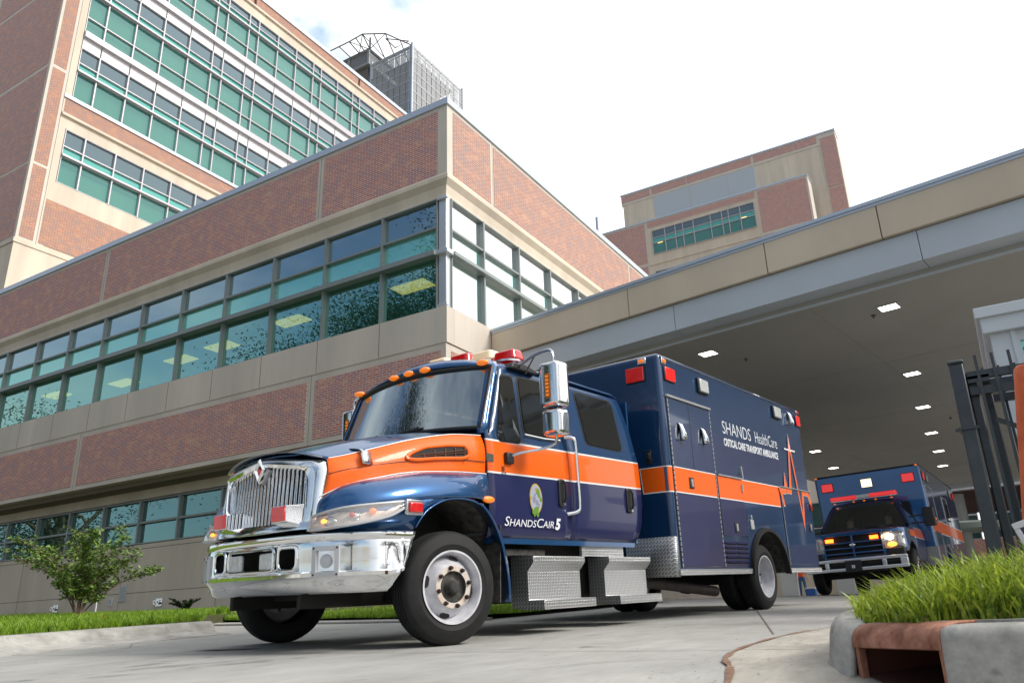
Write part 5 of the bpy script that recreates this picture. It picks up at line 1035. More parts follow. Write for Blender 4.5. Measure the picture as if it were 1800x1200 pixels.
# grille surround: chrome frame around an opening, bowed in plan
def gx(y, z):
    a = abs(y); return .965 - .06 * (min(a, .52) / .52) ** 2 - max(0, a - .52) * (.30 + 1.1 * max(0, z - .95)) + (1.40 - z) * .05
def gpt(y, z, o=0): return Vector((gx(y, z) + o, y, z))
zt_, zb_ = 1.40, .845
def ring(sy, top, bot, drop=0):   # rounded rectangle in y,z with slight taper
    pts = rpoly([(-.62 * sy, top - .075), (0, top), (.60 * sy, top - .075), (.575 * sy, bot), (-.575 * sy, bot)], .08, 5); P = []
    for i, (p, q) in enumerate(zip(pts, pts[1:] + pts[:1])):
        n = max(1, int((Vector(q) - Vector(p)).length / .06))
        for k in range(n): P.append((p[0] + (q[0] - p[0]) * k / n, p[1] + (q[1] - p[1]) * k / n))
    return P
inn = [(y, z) for y, z in ring(.84, 1.355, .885)]
def radial(P, inner):
    """for every outer point the matching inner point by angle"""
    res = []
    cy_, cz_ = 0, 1.12
    for (y, z) in P:
        a = math.atan2(z - cz_, y - cy_); best = min(inner, key=lambda q: abs((math.atan2(q[1] - cz_, q[0] - cy_) - a + math.pi) % (2 * math.pi) - math.pi)); res.append(best)
    return res
outp = ring(1.06, 1.425, .84); inp = radial(outp, inn)
rows = []
for (oy, oz), (iy, iz) in zip(outp + outp[:1], inp + inp[:1]):
    r = []
    for t, o in ((-.10, -.07), (0, 0), (.25, .028), (.6, .036), (.92, .02), (1, -.005), (1.0, -.06)): yy, zz = oy + (iy - oy) * t, oz + (iz - oz) * t; r.append(gpt(yy, zz, o))
    rows.append(r)
MB().grid(rows).build('grille_surround', M['chrome'], tr, smooth=True)
b = MB()
for k in range(-11, 12):
    y = k * .0445; w_ = .0090
    if abs(y) > .50: continue
    t1 = 1.365 - .075 * abs(y) / .62 - (.02 if abs(y) > .45 else 0) - (.085 * max(0, 1 - abs(y) / .09)); t0 = .875
    b.grid([[(gx(y, z) - .035 + o, y + dy, z) for dy, o in ((-w_, -.016), (-w_, .0), (-w_ * .5, .010), (w_ * .5, .010), (w_, 0), (w_, -.016))] for z in (t0, (t0 + t1) / 2, t1)])
b.build('grille', M['chrome'], tr, smooth=True)
MB().grid([[(gx(y, z) - .12, y, z) for y in (-.52, -.3, 0, .3, .52)] for z in (.86, 1.1, 1.30)]).build('radiator', M['dark'], tr)
# lower chrome valance below the grille
MB().grid([[gpt(y, z, o) for z, o in ((.905, .036), (.88, .045), (.85, .045), (.835, .02))] for y in [-.58 + .058 * k for k in range(21)]]).build('grille_valance', M['chrome'], tr, smooth=True)
# emblem: chrome diamond
em = MB(); c = gpt(0, 1.335, .03); DO = [Vector((0, 0, .088)), Vector((0, .066, 0)), Vector((0, 0, -.105)), Vector((0, -.066, 0))]
R0 = [c + d * 1.02 + Vector((-.05, 0, 0)) for d in DO]; R1 = [c + d for d in DO]; R2_ = [c + d * .80 + Vector((.016, 0, 0)) for d in DO]; R3_ = [c + d * .58 + Vector((-.004, 0, 0)) for d in DO]
em.add(R0 + R1 + R2_ + R3_, [(4 * q + k, 4 * q + (k + 1) % 4, 4 * q + 4 + (k + 1) % 4, 4 * q + 4 + k) for q in range(3) for k in range(4)] + [(12, 13, 14, 15)])
eo = em.build('emblem', M['chrome'], tr)
MB().add([p + Vector((.0015, 0, 0)) for p in R3_], [(0, 1, 2, 3)]).build('emblem_field', M['black'], eo)
MB().add([c + Vector((.001, 0, -.052)), c + Vector((.001, .03, -.004)), c + Vector((.010, 0, .010)), c + Vector((.001, -.03, -.004))], [(0, 1, 2, 3)]).build('emblem_centre', M['red_lens'], eo)
b = MB(); b.prism([(.085, 1.325), (.04, 1.36), (-.04, 1.36), (-.085, 1.325), (0, 1.22)], 0, .93, .975); b.build('emblem_base', M['silver'], eo, bevel=.006)
# red lights in chrome housings on the grille
for sd in (1, -1):
    yc = .375 * sd; b = MB(); zc = .965; h_, w_ = .058, .085
    b.add([(1.075, yc - w_, zc - h_), (1.075, yc + w_, zc - h_), (1.075, yc + w_, zc + h_), (1.075, yc - w_, zc + h_), (.90, yc - w_ * 1.0 - .06 * (sd < 0), zc - h_ * 1.7), (.90, yc + w_ * 1.0 + .06 * (sd > 0), zc - h_ * 1.7), (.90, yc + w_ + .06 * (sd > 0), zc + h_ * 1.3), (.90, yc - w_ - .06 * (sd < 0), zc + h_ * 1.3)], [(0, 1, 2, 3), (0, 4, 5, 1), (1, 5, 6, 2), (2, 6, 7, 3), (3, 7, 4, 0)])
    hs = b.build('grille_light', M['chrome'], tr, bevel=.006); MB().box(1.0755, 1.085, yc - w_ + .006, yc + w_ - .006, zc - h_ + .005, zc + h_ - .005).build('lens', M['red_lens'], hs, bevel=.006)
# bumper: swept chrome bar with slots
BPL = [(0, 1.03), (.2, 1.028), (.4, 1.012), (.54, .988), (.66, .955), (.757, .915), (.86, .86), (.95, .795), (1.03, .715), (1.08, .62), (1.115, .52), (1.13, .43)]
def bx_(y): return interp(abs(y), BPL)
path = [(p.y, p.x) for p in crm([(a, c_, 0) for a, c_ in BPL], 2)]
BPROF = [(-.05, .815), (-.012, .818), (.010, .806), (.012, .775), (0.0, .755), (.004, .735), (.004, .70), (.004, .66), (.004, .62), (.004, .585), (.006, .552), (.018, .540), (.016, .515), (-.004, .497), (-.02, .47), (-.05, .415), (-.08, .40), (-.12, .42)]
SL = [(0.0, .285, .575, .725), (.335, .515, .575, .725)]    # slot half-widths in y
rows = []
full = [(x, -y) for x, y in reversed(path[1:])] + path
# densify
dens = []
for (a, c) in zip(full, full[1:]):
    for k in range(2): dens.append((a[0] + (c[0] - a[0]) * k / 3, a[1] + (c[1] - a[1]) * k / 3))
dens.append(full[-1])
vs = []; idx = {}
for i, (x, y) in enumerate(dens):
    t = Vector((dens[min(i + 1, len(dens) - 1)][0] - dens[max(i - 1, 0)][0], dens[min(i + 1, len(dens) - 1)][1] - dens[max(i - 1, 0)][1])).normalized(); n_ = Vector((t.y, -t.x))
    if n_.x < 0 and abs(y) < .9: n_ = -n_
    for j, (o, z) in enumerate(BPROF):
        e_ = max(0, (.62 - x) / .18) if abs(y) > 1 else 0; zz = z + max(0, (.60 - z)) * e_ * .25
        xx = x + n_.x * o - 0; yy = y + n_.y * o
        xx += (.81 - z) * .42 * max(0, min(1, (.62 - x) / .19)) if abs(y) > .9 else 0
        vs.append((xx, yy, zz))
fs = []; m_ = len(BPROF)
for i in range(len(dens) - 1):
    yc = abs((dens[i][1] + dens[i + 1][1]) / 2)
    for j in range(m_ - 1):
        zc = (BPROF[j][1] + BPROF[j + 1][1]) / 2
        if any(a <= yc <= c_ and z0 < zc < z1 for a, c_, z0, z1 in SL) : continue
        fs.append((i * m_ + j, i * m_ + j + 1, (i + 1) * m_ + j + 1, (i + 1) * m_ + j))
bp_ = MB().add(vs, fs).build('bumper', M['chrome'], tr, smooth=True, solid=.012)
MB().grid([[(bx_(y) - .14, y, z) for y in (-.9, -.5, 0, .5, .9)] for z in (.43, .80)]).build('bumper_backing', M['dark'], bp_)
for y0, y1 in ((-.285, .285), (.335, .515), (-.515, -.335)):
    pts = rpoly([(y0, .572), (y1, .572), (y1, .728), (y0, .728)], .045, 5); P = []
    for (ya, za), (yb, zb_) in zip(pts, pts[1:] + pts[:1]):
        n_ = max(1, int(abs(yb - ya) / .05) + 1)
        for k in range(n_): P.append((bx_(ya + (yb - ya) * k / n_) + .010, ya + (yb - ya) * k / n_, za + (zb_ - za) * k / n_))
    MB().tube(P + [P[0]], .013, 8, False).build('slot_lip', M['chrome'], bp_, smooth=True)
b = MB()
for y in (-.8, -.40, .40, .8): b.ell((bx_(y) - .022, y, .456), .008, .009, .009, 10, 8); b.ell((bx_(y) + .008, y * .98, .79), .007, .008, .008, 10, 8)
b.build('bolt', M['steel'], bp_, smooth=True)
for sd in (1, -1):
    MB().box(1.005, 1.045, .195 * sd - .08, .195 * sd + .08, .58, .70).build('fog_light', M['white_lens'], tr, bevel=.015)
    yc = .752; f_ = MB(); o_, i_ = .105, .072; MX = Matrix.Translation((bx_(yc) + .022, yc * sd, .618)) @ Matrix.Rotation(math.radians(24) * sd, 4, 'Z')
    f_.add([(-.02, a * o_, c_ * o_) for a, c_ in ((-1, -1), (1, -1), (1, 1), (-1, 1))] + [(0, a * o_, c_ * o_) for a, c_ in ((-1, -1), (1, -1), (1, 1), (-1, 1))] + [(.004, a * i_, c_ * i_) for a, c_ in ((-1, -1), (1, -1), (1, 1), (-1, 1))] + [(-.08, a * i_ * .9, c_ * i_ * .9) for a, c_ in ((-1, -1), (1, -1), (1, 1), (-1, 1))], [(4 * q + k, 4 * q + (k + 1) % 4, 4 * q + 4 + (k + 1) % 4, 4 * q + 4 + k) for q in range(3) for k in range(4)] + [(12, 13, 14, 15)])
    f_.xf(MX); sp_ = f_.build('siren_speaker', M['silver'], tr); MB().lathe([(-.075, .052), (-.02, .052), (-.01, .044), (-.008, .012), (-.006, 0)], (0, 0, 0), 0, 24).xf(MX).build('horn_driver', M['silver'], sp_, smooth=True)
    for a, c_ in ((-1, -1), (1, -1), (1, 1), (-1, 1)): MB().ell((.002, a * .09, c_ * .09), .006, .008, .008, 8, 6).xf(MX).build('screw', M['nut'], sp_)
# roof beacons and clearance lamps
for y, z, mt in ((.53, 2.60, 'red_lens'), (.235, 2.655, 'cream_lens'), (-.08, 2.69, 'red_lens'), (-.40, 2.705, 'cream_lens')):
    q = MB().lathe([(0, .15), (.02, .15), (.022, .14)], (-1.5, y, z - .03), 2, 24).build('beacon', M['steel'], tr, smooth=True)
    b = MB(); b.prism(rpoly([(-1.5 - .105, y - .15), (-1.5 + .105, y - .15), (-1.5 + .105, y + .15), (-1.5 - .105, y + .15)], .05), 2, z - .01, z + .10)
    b.v = [((x + 1.5) * (1 - max(0, zz - z - .0) * 2.2) - 1.5, (yy - y) * (1 - max(0, zz - z) * 1.6) + y, zz) for x, yy, zz in b.v]; b.build('dome', M[mt], q, bevel=.018)
for y in (.842, .21, 0, -.21, -.842):
    x = -.60 - .11 * (abs(y) / .842) ** 2; MB().ell((x - .01, y, 2.402 - .035 * (abs(y) / .842) ** 2 + .004), .045, .065, .028, 18, 10).build('clearance_lamp', M['amber'], tr, smooth=True)
# emblem and lettering on the door
decal('door_emblem', [(-1.215 + .095 * math.cos(a), 1.155 + .135 * math.sin(a)) for a in [2 * math.pi * k / 28 for k in range(28)]], 1.0145, mat('gold_rim', (.45, .30, .05), .4), tr)
de = [o for o in tr.children if o.name.startswith('door_emblem')][0]
def dblob(cx, cz, pts, mt, y): decal('emblem_shape', [(cx - a, cz + c_) for a, c_ in pts], y, mt, de)
pale = mat('pale_shield', (.30, .32, .42), .5); grn = mat('emblem_green', (.10, .22, .02), .5)
decal('emblem_shape', [(-1.213 + .083 * math.cos(a), 1.155 + .122 * math.sin(a)) for a in [2 * math.pi * k / 28 for k in range(28)]], 1.016, pale, de)
random.seed(12)
gy_ = mat('emblem_grey', (.20, .20, .27), .5); yl_ = mat('emblem_yellow', (.4, .25, .03), .5)
for k, (cx_, cz_, sz_, mt_) in enumerate(((-1.245, 1.215, .030, grn), (-1.265, 1.185, .024, grn), (-1.285, 1.15, .020, grn), (-1.215, 1.235, .016, yl_), (-1.205, 1.05, .032, grn), (-1.235, 1.065, .022, grn), (-1.165, 1.035, .022, grn), (-1.185, 1.015, .018, grn), (-1.225, 1.015, .022, grn), (-1.135, 1.155, .018, yl_), (-1.185, 1.15, .028, gy_), (-1.225, 1.12, .022, gy_), (-1.20, 1.19, .014, gy_), (-1.25, 1.10, .014, gy_))):
    dblob(cx_, cz_, [(sz_ * (.6 + .6 * random.random()) * math.cos(t), sz_ * 1.25 * (.6 + .6 * random.random()) * math.sin(t)) for t in [2 * math.pi * q / 9 for q in range(9)]], mt_, 1.0168 + .0001 * k)
text_mesh('ShandsCair', .115, M['letter'], tr, 'lettering', side_text(-.745, .90, 1.0125),   .28, sx=1.27, off=0, smallcaps=True)
text_mesh('5', .135, M['letter'], tr, 'lettering', side_text(-1.49, .893, 1.0135), .28, sx=1.1, off=.006)
text_mesh('30', .06, M['black'], tr, 'lettering', side_text(-.73, 1.365, 1.0145), 0, sx=.8); text_mesh('DTA', .035, M['black'], tr, 'lettering', side_text(-.735, 1.338, 1.0145), 0, sx=.9)
# frame, axle, engine underside
b = MB(); b.box(-8.0, .85, .35, .45, .45, .68); b.box(-8.0, .85, -.45, -.35, .45, .68); b.box(-.08, .08, -.9, .9, .33, .45); b.box(-.6, .6, -.3, .3, .36, .8); b.box(-6.2, -5.9, -.9, .9, .33, .5); b.ell((-6.05, 0, .42), .22, .25, .2, 14, 8); b.box(-3.0, -.8, -.9, .75, .62, .78); b.box(.3, .9, -.6, .6, .42, .5)
b.build('chassis', M['dark'], tr, bevel=.01)
part_box(tr, 'license_tag', M['red_lens'], (.2, .21, .28, .36, .34, .38))
b = MB(); b.tube(crm([(-3.2, .7, .42), (-3.9, .75, .37), (-4.6, .85, .30), (-5.0, .9, .26)], 4), .062, 12, False); b.build('exhaust_pipe', vary(mat('exhaust', (.07, .055, .05), .6, .5), 9, .3), tr, smooth=True)
# diamond plate steps
def step(x0, x1, nm='step'):
    pr = [(.80, .652), (1.05, .652), (1.05, .600), (.982, .525), (.982, .283), (1.15, .283), (1.15, .205), (.95, .205), (.80, .22)]
    o = MB().prism(pr, 0, x0, x1).build(nm, M['plate_small'], tr, bevel=.006, ang=20)
    MB().prism(pr, 0, x0 + .002, x0 - .001 + .004).build('end_shade', M['plate_end_shaded'], o)
step(-1.09, -1.90); step(-2.33, -3.16)
M['plate_d'] = M['plate']
part_box(tr, 'kick_plate', M['plate_small'], (-2.04, -2.82, .90, .925, .66, .79)); part_box(tr, 'battery_box', M['dirt'], (-.86, -1.5, .70, .88, .66, .72), bevel=.01)
part_box(tr, 'air_tank', M['dark'], (-1.0, -3.1, .45, .72, .26, .74), bevel=.06)
b = MB(); b.grid([[Vector((-.64 - .03 * t, .42 + .62 * u, .28 + .62 * t)) for t in (0, .5, 1)] for u in (0, .5, 1)]); b.build('mud_flap', M['dirt'], tr, solid=.012)
# ---------------- patient box
XF, XR, BW, BT, BB = -3.44, -8.06, 1.22, 2.955, .45
rwx = -6.07
arc = [(rwx - .615 * math.cos(a), .44 + .56 * math.sin(a)) for a in [math.pi * k / 20 for k in range(21)]]
poly = [(XR, BB)] + [(XR, BT), (XF, BT), (XF, BB)] + [(x, max(z, BB)) for x, z in reversed(arc)]
pb = MB().prism(poly, 1, -BW, BW).build('patient_box', M['blue_shaded'], tr, bevel=.055, bseg=5, ang=60)
b = MB(); a2 = [(rwx - .60 * math.cos(a), .46 + .54 * math.sin(a)) for a in [math.pi * k / 20 for k in range(21)]]; b.grid([[(x, y, z) for y in (-1.2, 0, 1.2)] for x, z in a2]); b.box(rwx - .6, rwx + .6, -.5, .5, .5, .98); b.build('wheel_house', M['dirt'], tr, smooth=True)
for sd in (1, -1):
    b = MB(); P = crm([(rwx - .655 * math.cos(a), 0, .44 + .60 * math.sin(a)) for a in [math.pi * k / 10 for k in range(11)]], 3); b.grid([[Vector((p.x, (BW + .004) * sd, p.z)) for p in P], [Vector((p.x, (BW + .045) * sd, p.z - .012)) for p in P], [Vector((rwx + (p.x - rwx) * .91, (BW + .05) * sd, .44 + (p.z - .44) * .91)) for p in P], [Vector((rwx + (p.x - rwx) * .9, (BW - .02) * sd, .44 + (p.z - .44) * .9)) for p in P]])
    b.build('wheel_flare', M['rubber'], tr, smooth=True)
    wheel(tr, (rwx, 1.03 * sd, .415), kind='rear', side=sd); wheel(tr, (rwx, .74 * sd, .415), kind='rear', side=sd)
ys = BW + .0015
def strip(name, poly, y, m, par): return decal(name, poly, y, m, par)
# roof edge trim, lower rub rail, corner guard
MB().tube([(XF + .02 - .06, BW + .002, 2.905), (XR + .06, BW + .002, 2.905)], .013, 8).build('drip_rail', M['blue_shaded'], tr, smooth=True)
part_box(tr, 'rub_rail', M['plate_small'], (-3.47, -5.43, BW - .01, BW + .022, .452, .515), (-6.77, XR, BW - .01, BW + .022, .452, .515), (-3.47, XR, -BW - .022, -BW + .01, .452, .515), bevel=.004)
b = MB(); gpts = rpoly([(XF + .008, .60), (XF + .008, BW + .008), (-3.47, BW + .008)], .06, 5); gp0 = gpts
b.grid([[(XF + .008, .60, z), (XF + .008, 1.14, z), (XF + .001, 1.18, z), (XF - .015, 1.208, z), (XF - .04, BW + .0075, z), (-3.50 + .02, BW + .008, z)] for z in (.44, .865)]); b.build('corner_guard', M['plate'], tr, smooth=True, solid=.003)
# compartment doors: slab with frame, hinge and latch
def comp(x0, x1, z0, z1, hinge=None, split=None, latch=(), th=.010, top=False):
    d = MB().box(x0, x1, BW - .005, BW + th, z0, z1).build('compartment_door', M['blue_shaded'], tr, bevel=.004)
    for a in ((x0, x0 - .014), (x1, x1 + .014)): MB().box(min(a), max(a), BW - .004, BW + .006, z0 - .01, z1 + .01).build('door_seal', M['gasket'], d)
    al = MB()
    for hx in (hinge or []):
        n = 34
        for k in range(n): z = z0 + (z1 - z0) * k / n; al.box(hx - .009, hx + .009, BW + .003, BW + th + .006, z, z + (z1 - z0) / n * .72)
    if top: al.box(x0 - .03, x1 + .03, BW, BW + .03, z1 + .008, z1 + .035)
    if al.v: al.build('hinge', M['alu'], d)
    if split: MB().box(split - .004, split + .004, BW + th - .001, BW + th + .0015, z0, z1).build('door_split', M['gasket'], d)
    for lx, lz_ in latch:
        l_ = MB().box(lx - .055, lx + .055, BW + th, BW + th + .014, lz_ - .065, lz_ + .065).build('latch', M['black'], d, bevel=.012); MB().box(lx - .03, lx + .012, BW + th + .012, BW + th + .018, lz_ - .045, lz_ + .045).build('paddle', M['alu'], l_, bevel=.004)
    return d
comp(-4.64, -3.54, .54, 2.43, (-3.545, -4.645), -4.07, [(-3.95, 1.475)], top=True)
comp(-5.42, -4.69, .90, 1.625, None, None, [(-5.09, 1.01)])
comp(-8.0, -6.80, .555, 1.63, (-6.80,), None, [(-7.84, 1.10)])
part_box(tr, 'awning_rail', M['alu'], (-4.70, -5.44, BW + .01, BW + .03, 1.628, 1.645), (-6.76, -8.03, BW + .01, BW + .028, 1.632, 1.648))
b = MB(); b.tube([(-5.44, BW + .03, 1.64), (-5.41, BW + .035, 1.79)], .008, 6); b.box(-5.45, -5.40, BW, BW + .03, 1.72, 1.80); b.box(-5.42, -5.38, BW + .01, BW + .03, 1.47, 1.56); b.build('gas_strut', M['alu'], tr)
MB().box(-5.66, -5.56, BW, BW + .02, 1.0, 1.128).build('fuel_flap', M['white_lens'], tr, bevel=.008); MB().box(-5.62, -5.59, BW, BW + .02, 1.13, 1.18).build('flap_catch', M['alu'], tr, bevel=.004)
b = MB(); b.box(-5.41, -4.70, BW, BW + .004, .545, .85); lo_ = b.build('louvre', M['navy'], tr)
b = MB()
for k in range(5):
    for x0, x1 in ((-5.03, -4.72), (-5.39, -5.06)): z = .575 + .056 * k; b.add([(x0, BW + .005, z), (x1, BW + .005, z), (x1, BW + .005, z + .034), (x0, BW + .005, z + .034)], [(0, 1, 2, 3)])
b.build('slot', M['dark'], lo_)
b = MB()
for k in range(5):
    for x0, x1 in ((-5.03, -4.72), (-5.39, -5.06)): z = .575 + .056 * k; b.add([(x0, BW + .006, z + .034), (x1, BW + .006, z + .034), (x1, BW + .022, z + .014), (x0, BW + .022, z + .014)], [(0, 1, 2, 3)])
b.build('louvre_blade', M['navy'], lo_, solid=.002)
# purplish reflection put as navy on the doors, then orange stripe with white edge, painted on
yd = BW + .0125
navy_s = MB()
def side_band(name, segs, z0, z1, mt, y_=None):
    b = MB()
    for x0, x1, y in segs: b.add([(x0, y, z0), (x1, y, z0), (x1, y, z1), (x0, y, z1)], [(0, 1, 2, 3)])
    return b.build(name, mt, tr)
S1 = [(-3.50, -3.525, ys), (-3.555, -4.628, yd), (-4.66, -4.685, ys), (-4.695, -5.415, yd), (-5.43, -6.75, ys)]
ost = side_band('orange_stripe', S1, 1.357, 1.627, M['orange'])
side_band('pinstripe', S1, 1.345, 1.357, M['white_line']); side_band('pinstripe', [S1[0], S1[1], S1[2]], 1.627, 1.637, M['white_line']); side_band('pinstripe', [S1[4]], 1.627, 1.637, M['white_line'])
side_band('navy_reflection', [(-3.555, -4.628, yd), (-4.695, -5.415, yd)], .91, 1.345, M['navy']); side_band('navy_reflection', [(-3.555, -4.628, yd)], .545, .91, M['navy'])
# stripe wrapping the front corner and front face with a slanted end
b = MB(); cz = [1.357, 1.627]
cor = [(XF + .0015, 1.15), (XF - .003, 1.18), (XF - .014, 1.205), (XF - .035, BW + .0005), (-3.50, ys)]
b.grid([[(x, y, z) for x, y in [(XF + .0015, .885 if z < 1.5 else .858)] + cor] for z in cz]); b.build('orange_stripe', M['orange'], tr, smooth=True)
for z0, z1 in ((1.345, 1.357), (1.627, 1.637)):
    b = MB(); b.grid([[(x + .0008, y + .0004, z) for x, y in [(XF + .0015, .885 if z < 1.5 else .858)] + cor] for z in (z0, z1)]); b.build('pinstripe', M['white_line'], tr, smooth=True)
MB().add([(XF + .0022, .876, 1.345), (XF + .0022, .887, 1.345), (XF + .0022, .862, 1.637), (XF + .0022, .851, 1.637)], [(0, 1, 2, 3)]).build('pinstripe', M['white_line'], tr)
# heartbeat line behind the stripe end
def ekg_line(pts, w0, m, y, name):
    b = MB()
    P = [Vector((x, z)) for x, z in pts]; n = len(P); L_, R_ = [], []
    for i, p in enumerate(P):
        d0 = (P[i] - P[i - 1]).normalized() if i else (P[1] - P[0]).normalized(); d1 = (P[i + 1] - P[i]).normalized() if i < n - 1 else d0
        n0 = Vector((-d0.y, d0.x)); n1 = Vector((-d1.y, d1.x)); mm = (n0 + n1); mm = mm.normalized() if mm.length > .05 else n0; k = min(3.2, 1 / max(.25, mm.dot(n0))); L_.append(p + mm * w0 * k); R_.append(p - mm * w0 * k)
    for i in range(n - 1): b.add([(L_[i].x, y, L_[i].y), (L_[i + 1].x, y, L_[i + 1].y), (R_[i + 1].x, y, R_[i + 1].y), (R_[i].x, y, R_[i].y)], [(0, 1, 2, 3)])
    return b.build(name, m, tr)
EK = [(-6.80, 1.58), (-6.98, 1.58), (-7.03, 1.74), (-7.06, 1.595), (-7.20, 1.595), (-7.40, 2.36), (-7.60, 1.15), (-7.70, 1.61), (-7.93, 1.60), (-8.02, 1.42)]
ekg_line(EK, .039, M['white_line'], BW + .0126, 'heartbeat_outline'); ekg_line(EK, .034, M['orange'], BW + .0138, 'heartbeat_line')
for a, c_, mt, yy in (((-6.74, 1.637), (-6.86, 1.36), 'white_line', .0128), ((-6.75, 1.625), (-6.84, 1.375), 'orange', .014)):
    MB().add([(-6.72, BW + yy, a[1]), (-6.83, BW + yy, a[1]), (-6.90, BW + yy, c_[1]), (-6.86, BW + yy, c_[1])], [(0, 1, 2, 3)]).build('orange_stripe', M[mt], tr)
MB().add([(-7.37, BW + .0145, 2.20), (-7.40, BW + .0145, 2.46), (-7.42, BW + .0145, 2.20)], [(0, 1, 2)]).build('heartbeat_tip', M['letter'], tr)
MB().add([(-7.17, BW + .0145, 2.212), (-7.62, BW + .0145, 2.215), (-7.62, BW + .0145, 2.24), (-7.17, BW + .0145, 2.237)], [(0, 1, 2, 3)]).build('heartbeat_tip', M['letter'], tr)
# lettering on the box
text_mesh('SHANDS', .245, M['letter'], tr, 'lettering', side_text(-5.02, 2.195, BW + .002), 0, sx=1.0, off=-.002); text_mesh('HealthCare', .235, M['letter'], tr, 'lettering', side_text(-6.09, 2.195, BW + .002), 0, sx=.76, off=-.002)
text_mesh('CRITICAL CARE TRANSPORT AMBULANCE', .135, M['letter'], tr, 'lettering', side_text(-5.03, 2.04, BW + .002), 0, sx=.745, off=.004, spacing=.97)
# lamps of the box
rlens(tr, 'warning_light', (XF, .905, 2.735), (.235, .17), 'x', M['red_lens']); rlens(tr, 'warning_light', (XF, -.905, 2.735), (.235, .17), 'x', M['red_lens'])
rlens(tr, 'warning_light', (-3.665, BW, 2.72), (.235, .155), 'y', M['red_lit']); rlens(tr, 'scene_light', (-4.53, BW, 2.725), (.24, .165), 'y', M['white_lens'], .014, .05)
rlens(tr, 'scene_light', (-7.03, BW, 2.75), (.26, .16), 'y', M['white_lens'], .014, .05); rlens(tr, 'warning_light', (-7.94, BW, 2.745), (.15, .16), 'y', M['red_lit']); rlens(tr, 'marker_lamp', (-7.97, BW, 2.89), (.08, .035), 'y', M['red_lens'], .008, .03, M['steel'])
rlens(tr, 'marker_lamp', (XF, 1.005, 2.885), (.07, .04), 'x', M['amber'], .02, .03, M['steel']); rlens(tr, 'marker_lamp', (-3.545, BW, 2.865), (.07, .04), 'y', M['amber'], .02, .03, M['steel']); rlens(tr, 'marker_lamp', (-7.97, BW + .012, 1.40), (.05, .09), 'y', M['red_lens'], .006, .02)
for x, z in ((-3.77, 2.06), (-4.36, 2.075), (-7.52, 2.735)):
    # half-dome scoop opening rearwards on a flat flange
    MB().prism([(x + .11, z - .10), (x - .0, z - .10), (x - .0, z + .095), (x + .05, z + .075), (x + .095, z + .02)], 1, BW, BW + .014).build('vent_flange', M['steel'], tr)
    rws = []
    for k in range(9):
        a = math.pi * k / 8 * .5; rws.append([(x + .02 - .115 * math.sin(t) * (1 - .25 * (k / 8)), BW + .012 + .075 * math.sin(a + .12) * math.sin(math.pi * min(1, .15 + t / 1.57 * .85)) , z - .10 + .20 * math.cos(a) * (.55 + .45 * math.cos(t * .9))) for t in [1.57 * q / 6 for q in range(7)]])
    MB().grid(rws).build('vent_hood', M['chrome'], tr, smooth=True, solid=.004)
b = MB(); b.box(XF, XF + .03, .965, 1.03, 1.68, 1.83); b.box(XF + .03, XF + .05, .975, 1.02, 1.72, 1.80); b.build('shore_power_inlet', M['black'], tr, bevel=.008)
MB().box(XF + .03, XF + .04, .94, 1.04, 1.82, 1.835).build('inlet_cover', M['steel'], tr)

# ================================================================ rear ambulance
R2 = Matrix(((-0.0503, 0.9984, -0.0245), (-0.9984, -0.0509, -0.0242), (-0.0254, 0.0233, 0.9994)))
a2 = empty('ambulance', M=pose(R2, (-2.756, 18.969, .564))); tag(a2, 'smaller blue ambulance with lit headlight and red light bar, under the canopy behind', 'ambulance', 'blue and orange ambulances leaving the bay')
def P2(name, m, *bx, bevel=0, par=None): 
    b = MB()
    for q in bx: b.box(*q)
    return b.build(name, m, par or a2, bevel=bevel)
BX = -2.03; BT2 = 2.79
pol = [(-8.1, .5), (-8.1, BT2), (BX, BT2), (BX, .5)]
arc2 = [(-4.2 - .55 * math.cos(a), .44 + .55 * math.sin(a)) for a in [math.pi * k / 14 for k in range(15)]]
MB().prism(pol + [(x, max(z, .5)) for x, z in reversed(arc2)], 1, -1.2, 1.2).build('patient_box', M['blue'], a2, bevel=.05, bseg=4, ang=60)
b = MB(); b.tube([(BX, -1.18, BT2 - .02), (BX, 1.18, BT2 - .02)], .02, 6); b.tube([(BX, 1.19, BT2 - .02), (-8.1, 1.19, BT2 - .02)], .02, 6); b.build('drip_rail', M['black'], a2)
for y in (-1.15, 1.15): MB().ell((BX + .02, y, BT2 - .03), .02, .035, .02, 10, 8).build('marker_lamp', M['amber'], a2, smooth=True)
rlens(a2, 'warning_light', (BX, .92, 2.50), (.26, .19), 'x', M['red_lit']); rlens(a2, 'warning_light', (BX, -.92, 2.50), (.26, .19), 'x', M['red_lit']); rlens(a2, 'scene_light', (BX, .0, 2.50), (.24, .19), 'x', M['white_lit'])
for x, z, mt in ((-2.35, 2.52, 'red_lit'), (-2.9, 2.52, 'white_lens'), (-7.0, 2.5, 'white_lens'), (-7.8, 2.5, 'red_lit')): rlens(a2, 'warning_light', (x, 1.2, z), (.24, .17), 'y', M[mt])
P2('orange_stripe', M['orange'], (-8.05, -2.08, 1.2015, 1.204, 1.25, 1.53)); P2('pinstripe', M['white_line'], (-8.05, -2.08, 1.2015, 1.205, 1.53, 1.55), (-8.05, -2.08, 1.2015, 1.205, 1.23, 1.25))
P2('corner_guard', M['plate'], (BX - .3, BX + .01, 1.195, 1.21, .5, .90), (BX - .0, BX + .012, .8, 1.2, .5, .90)); P2('rub_rail', M['alu'], (-8.1, BX, 1.2, 1.225, .48, .54))
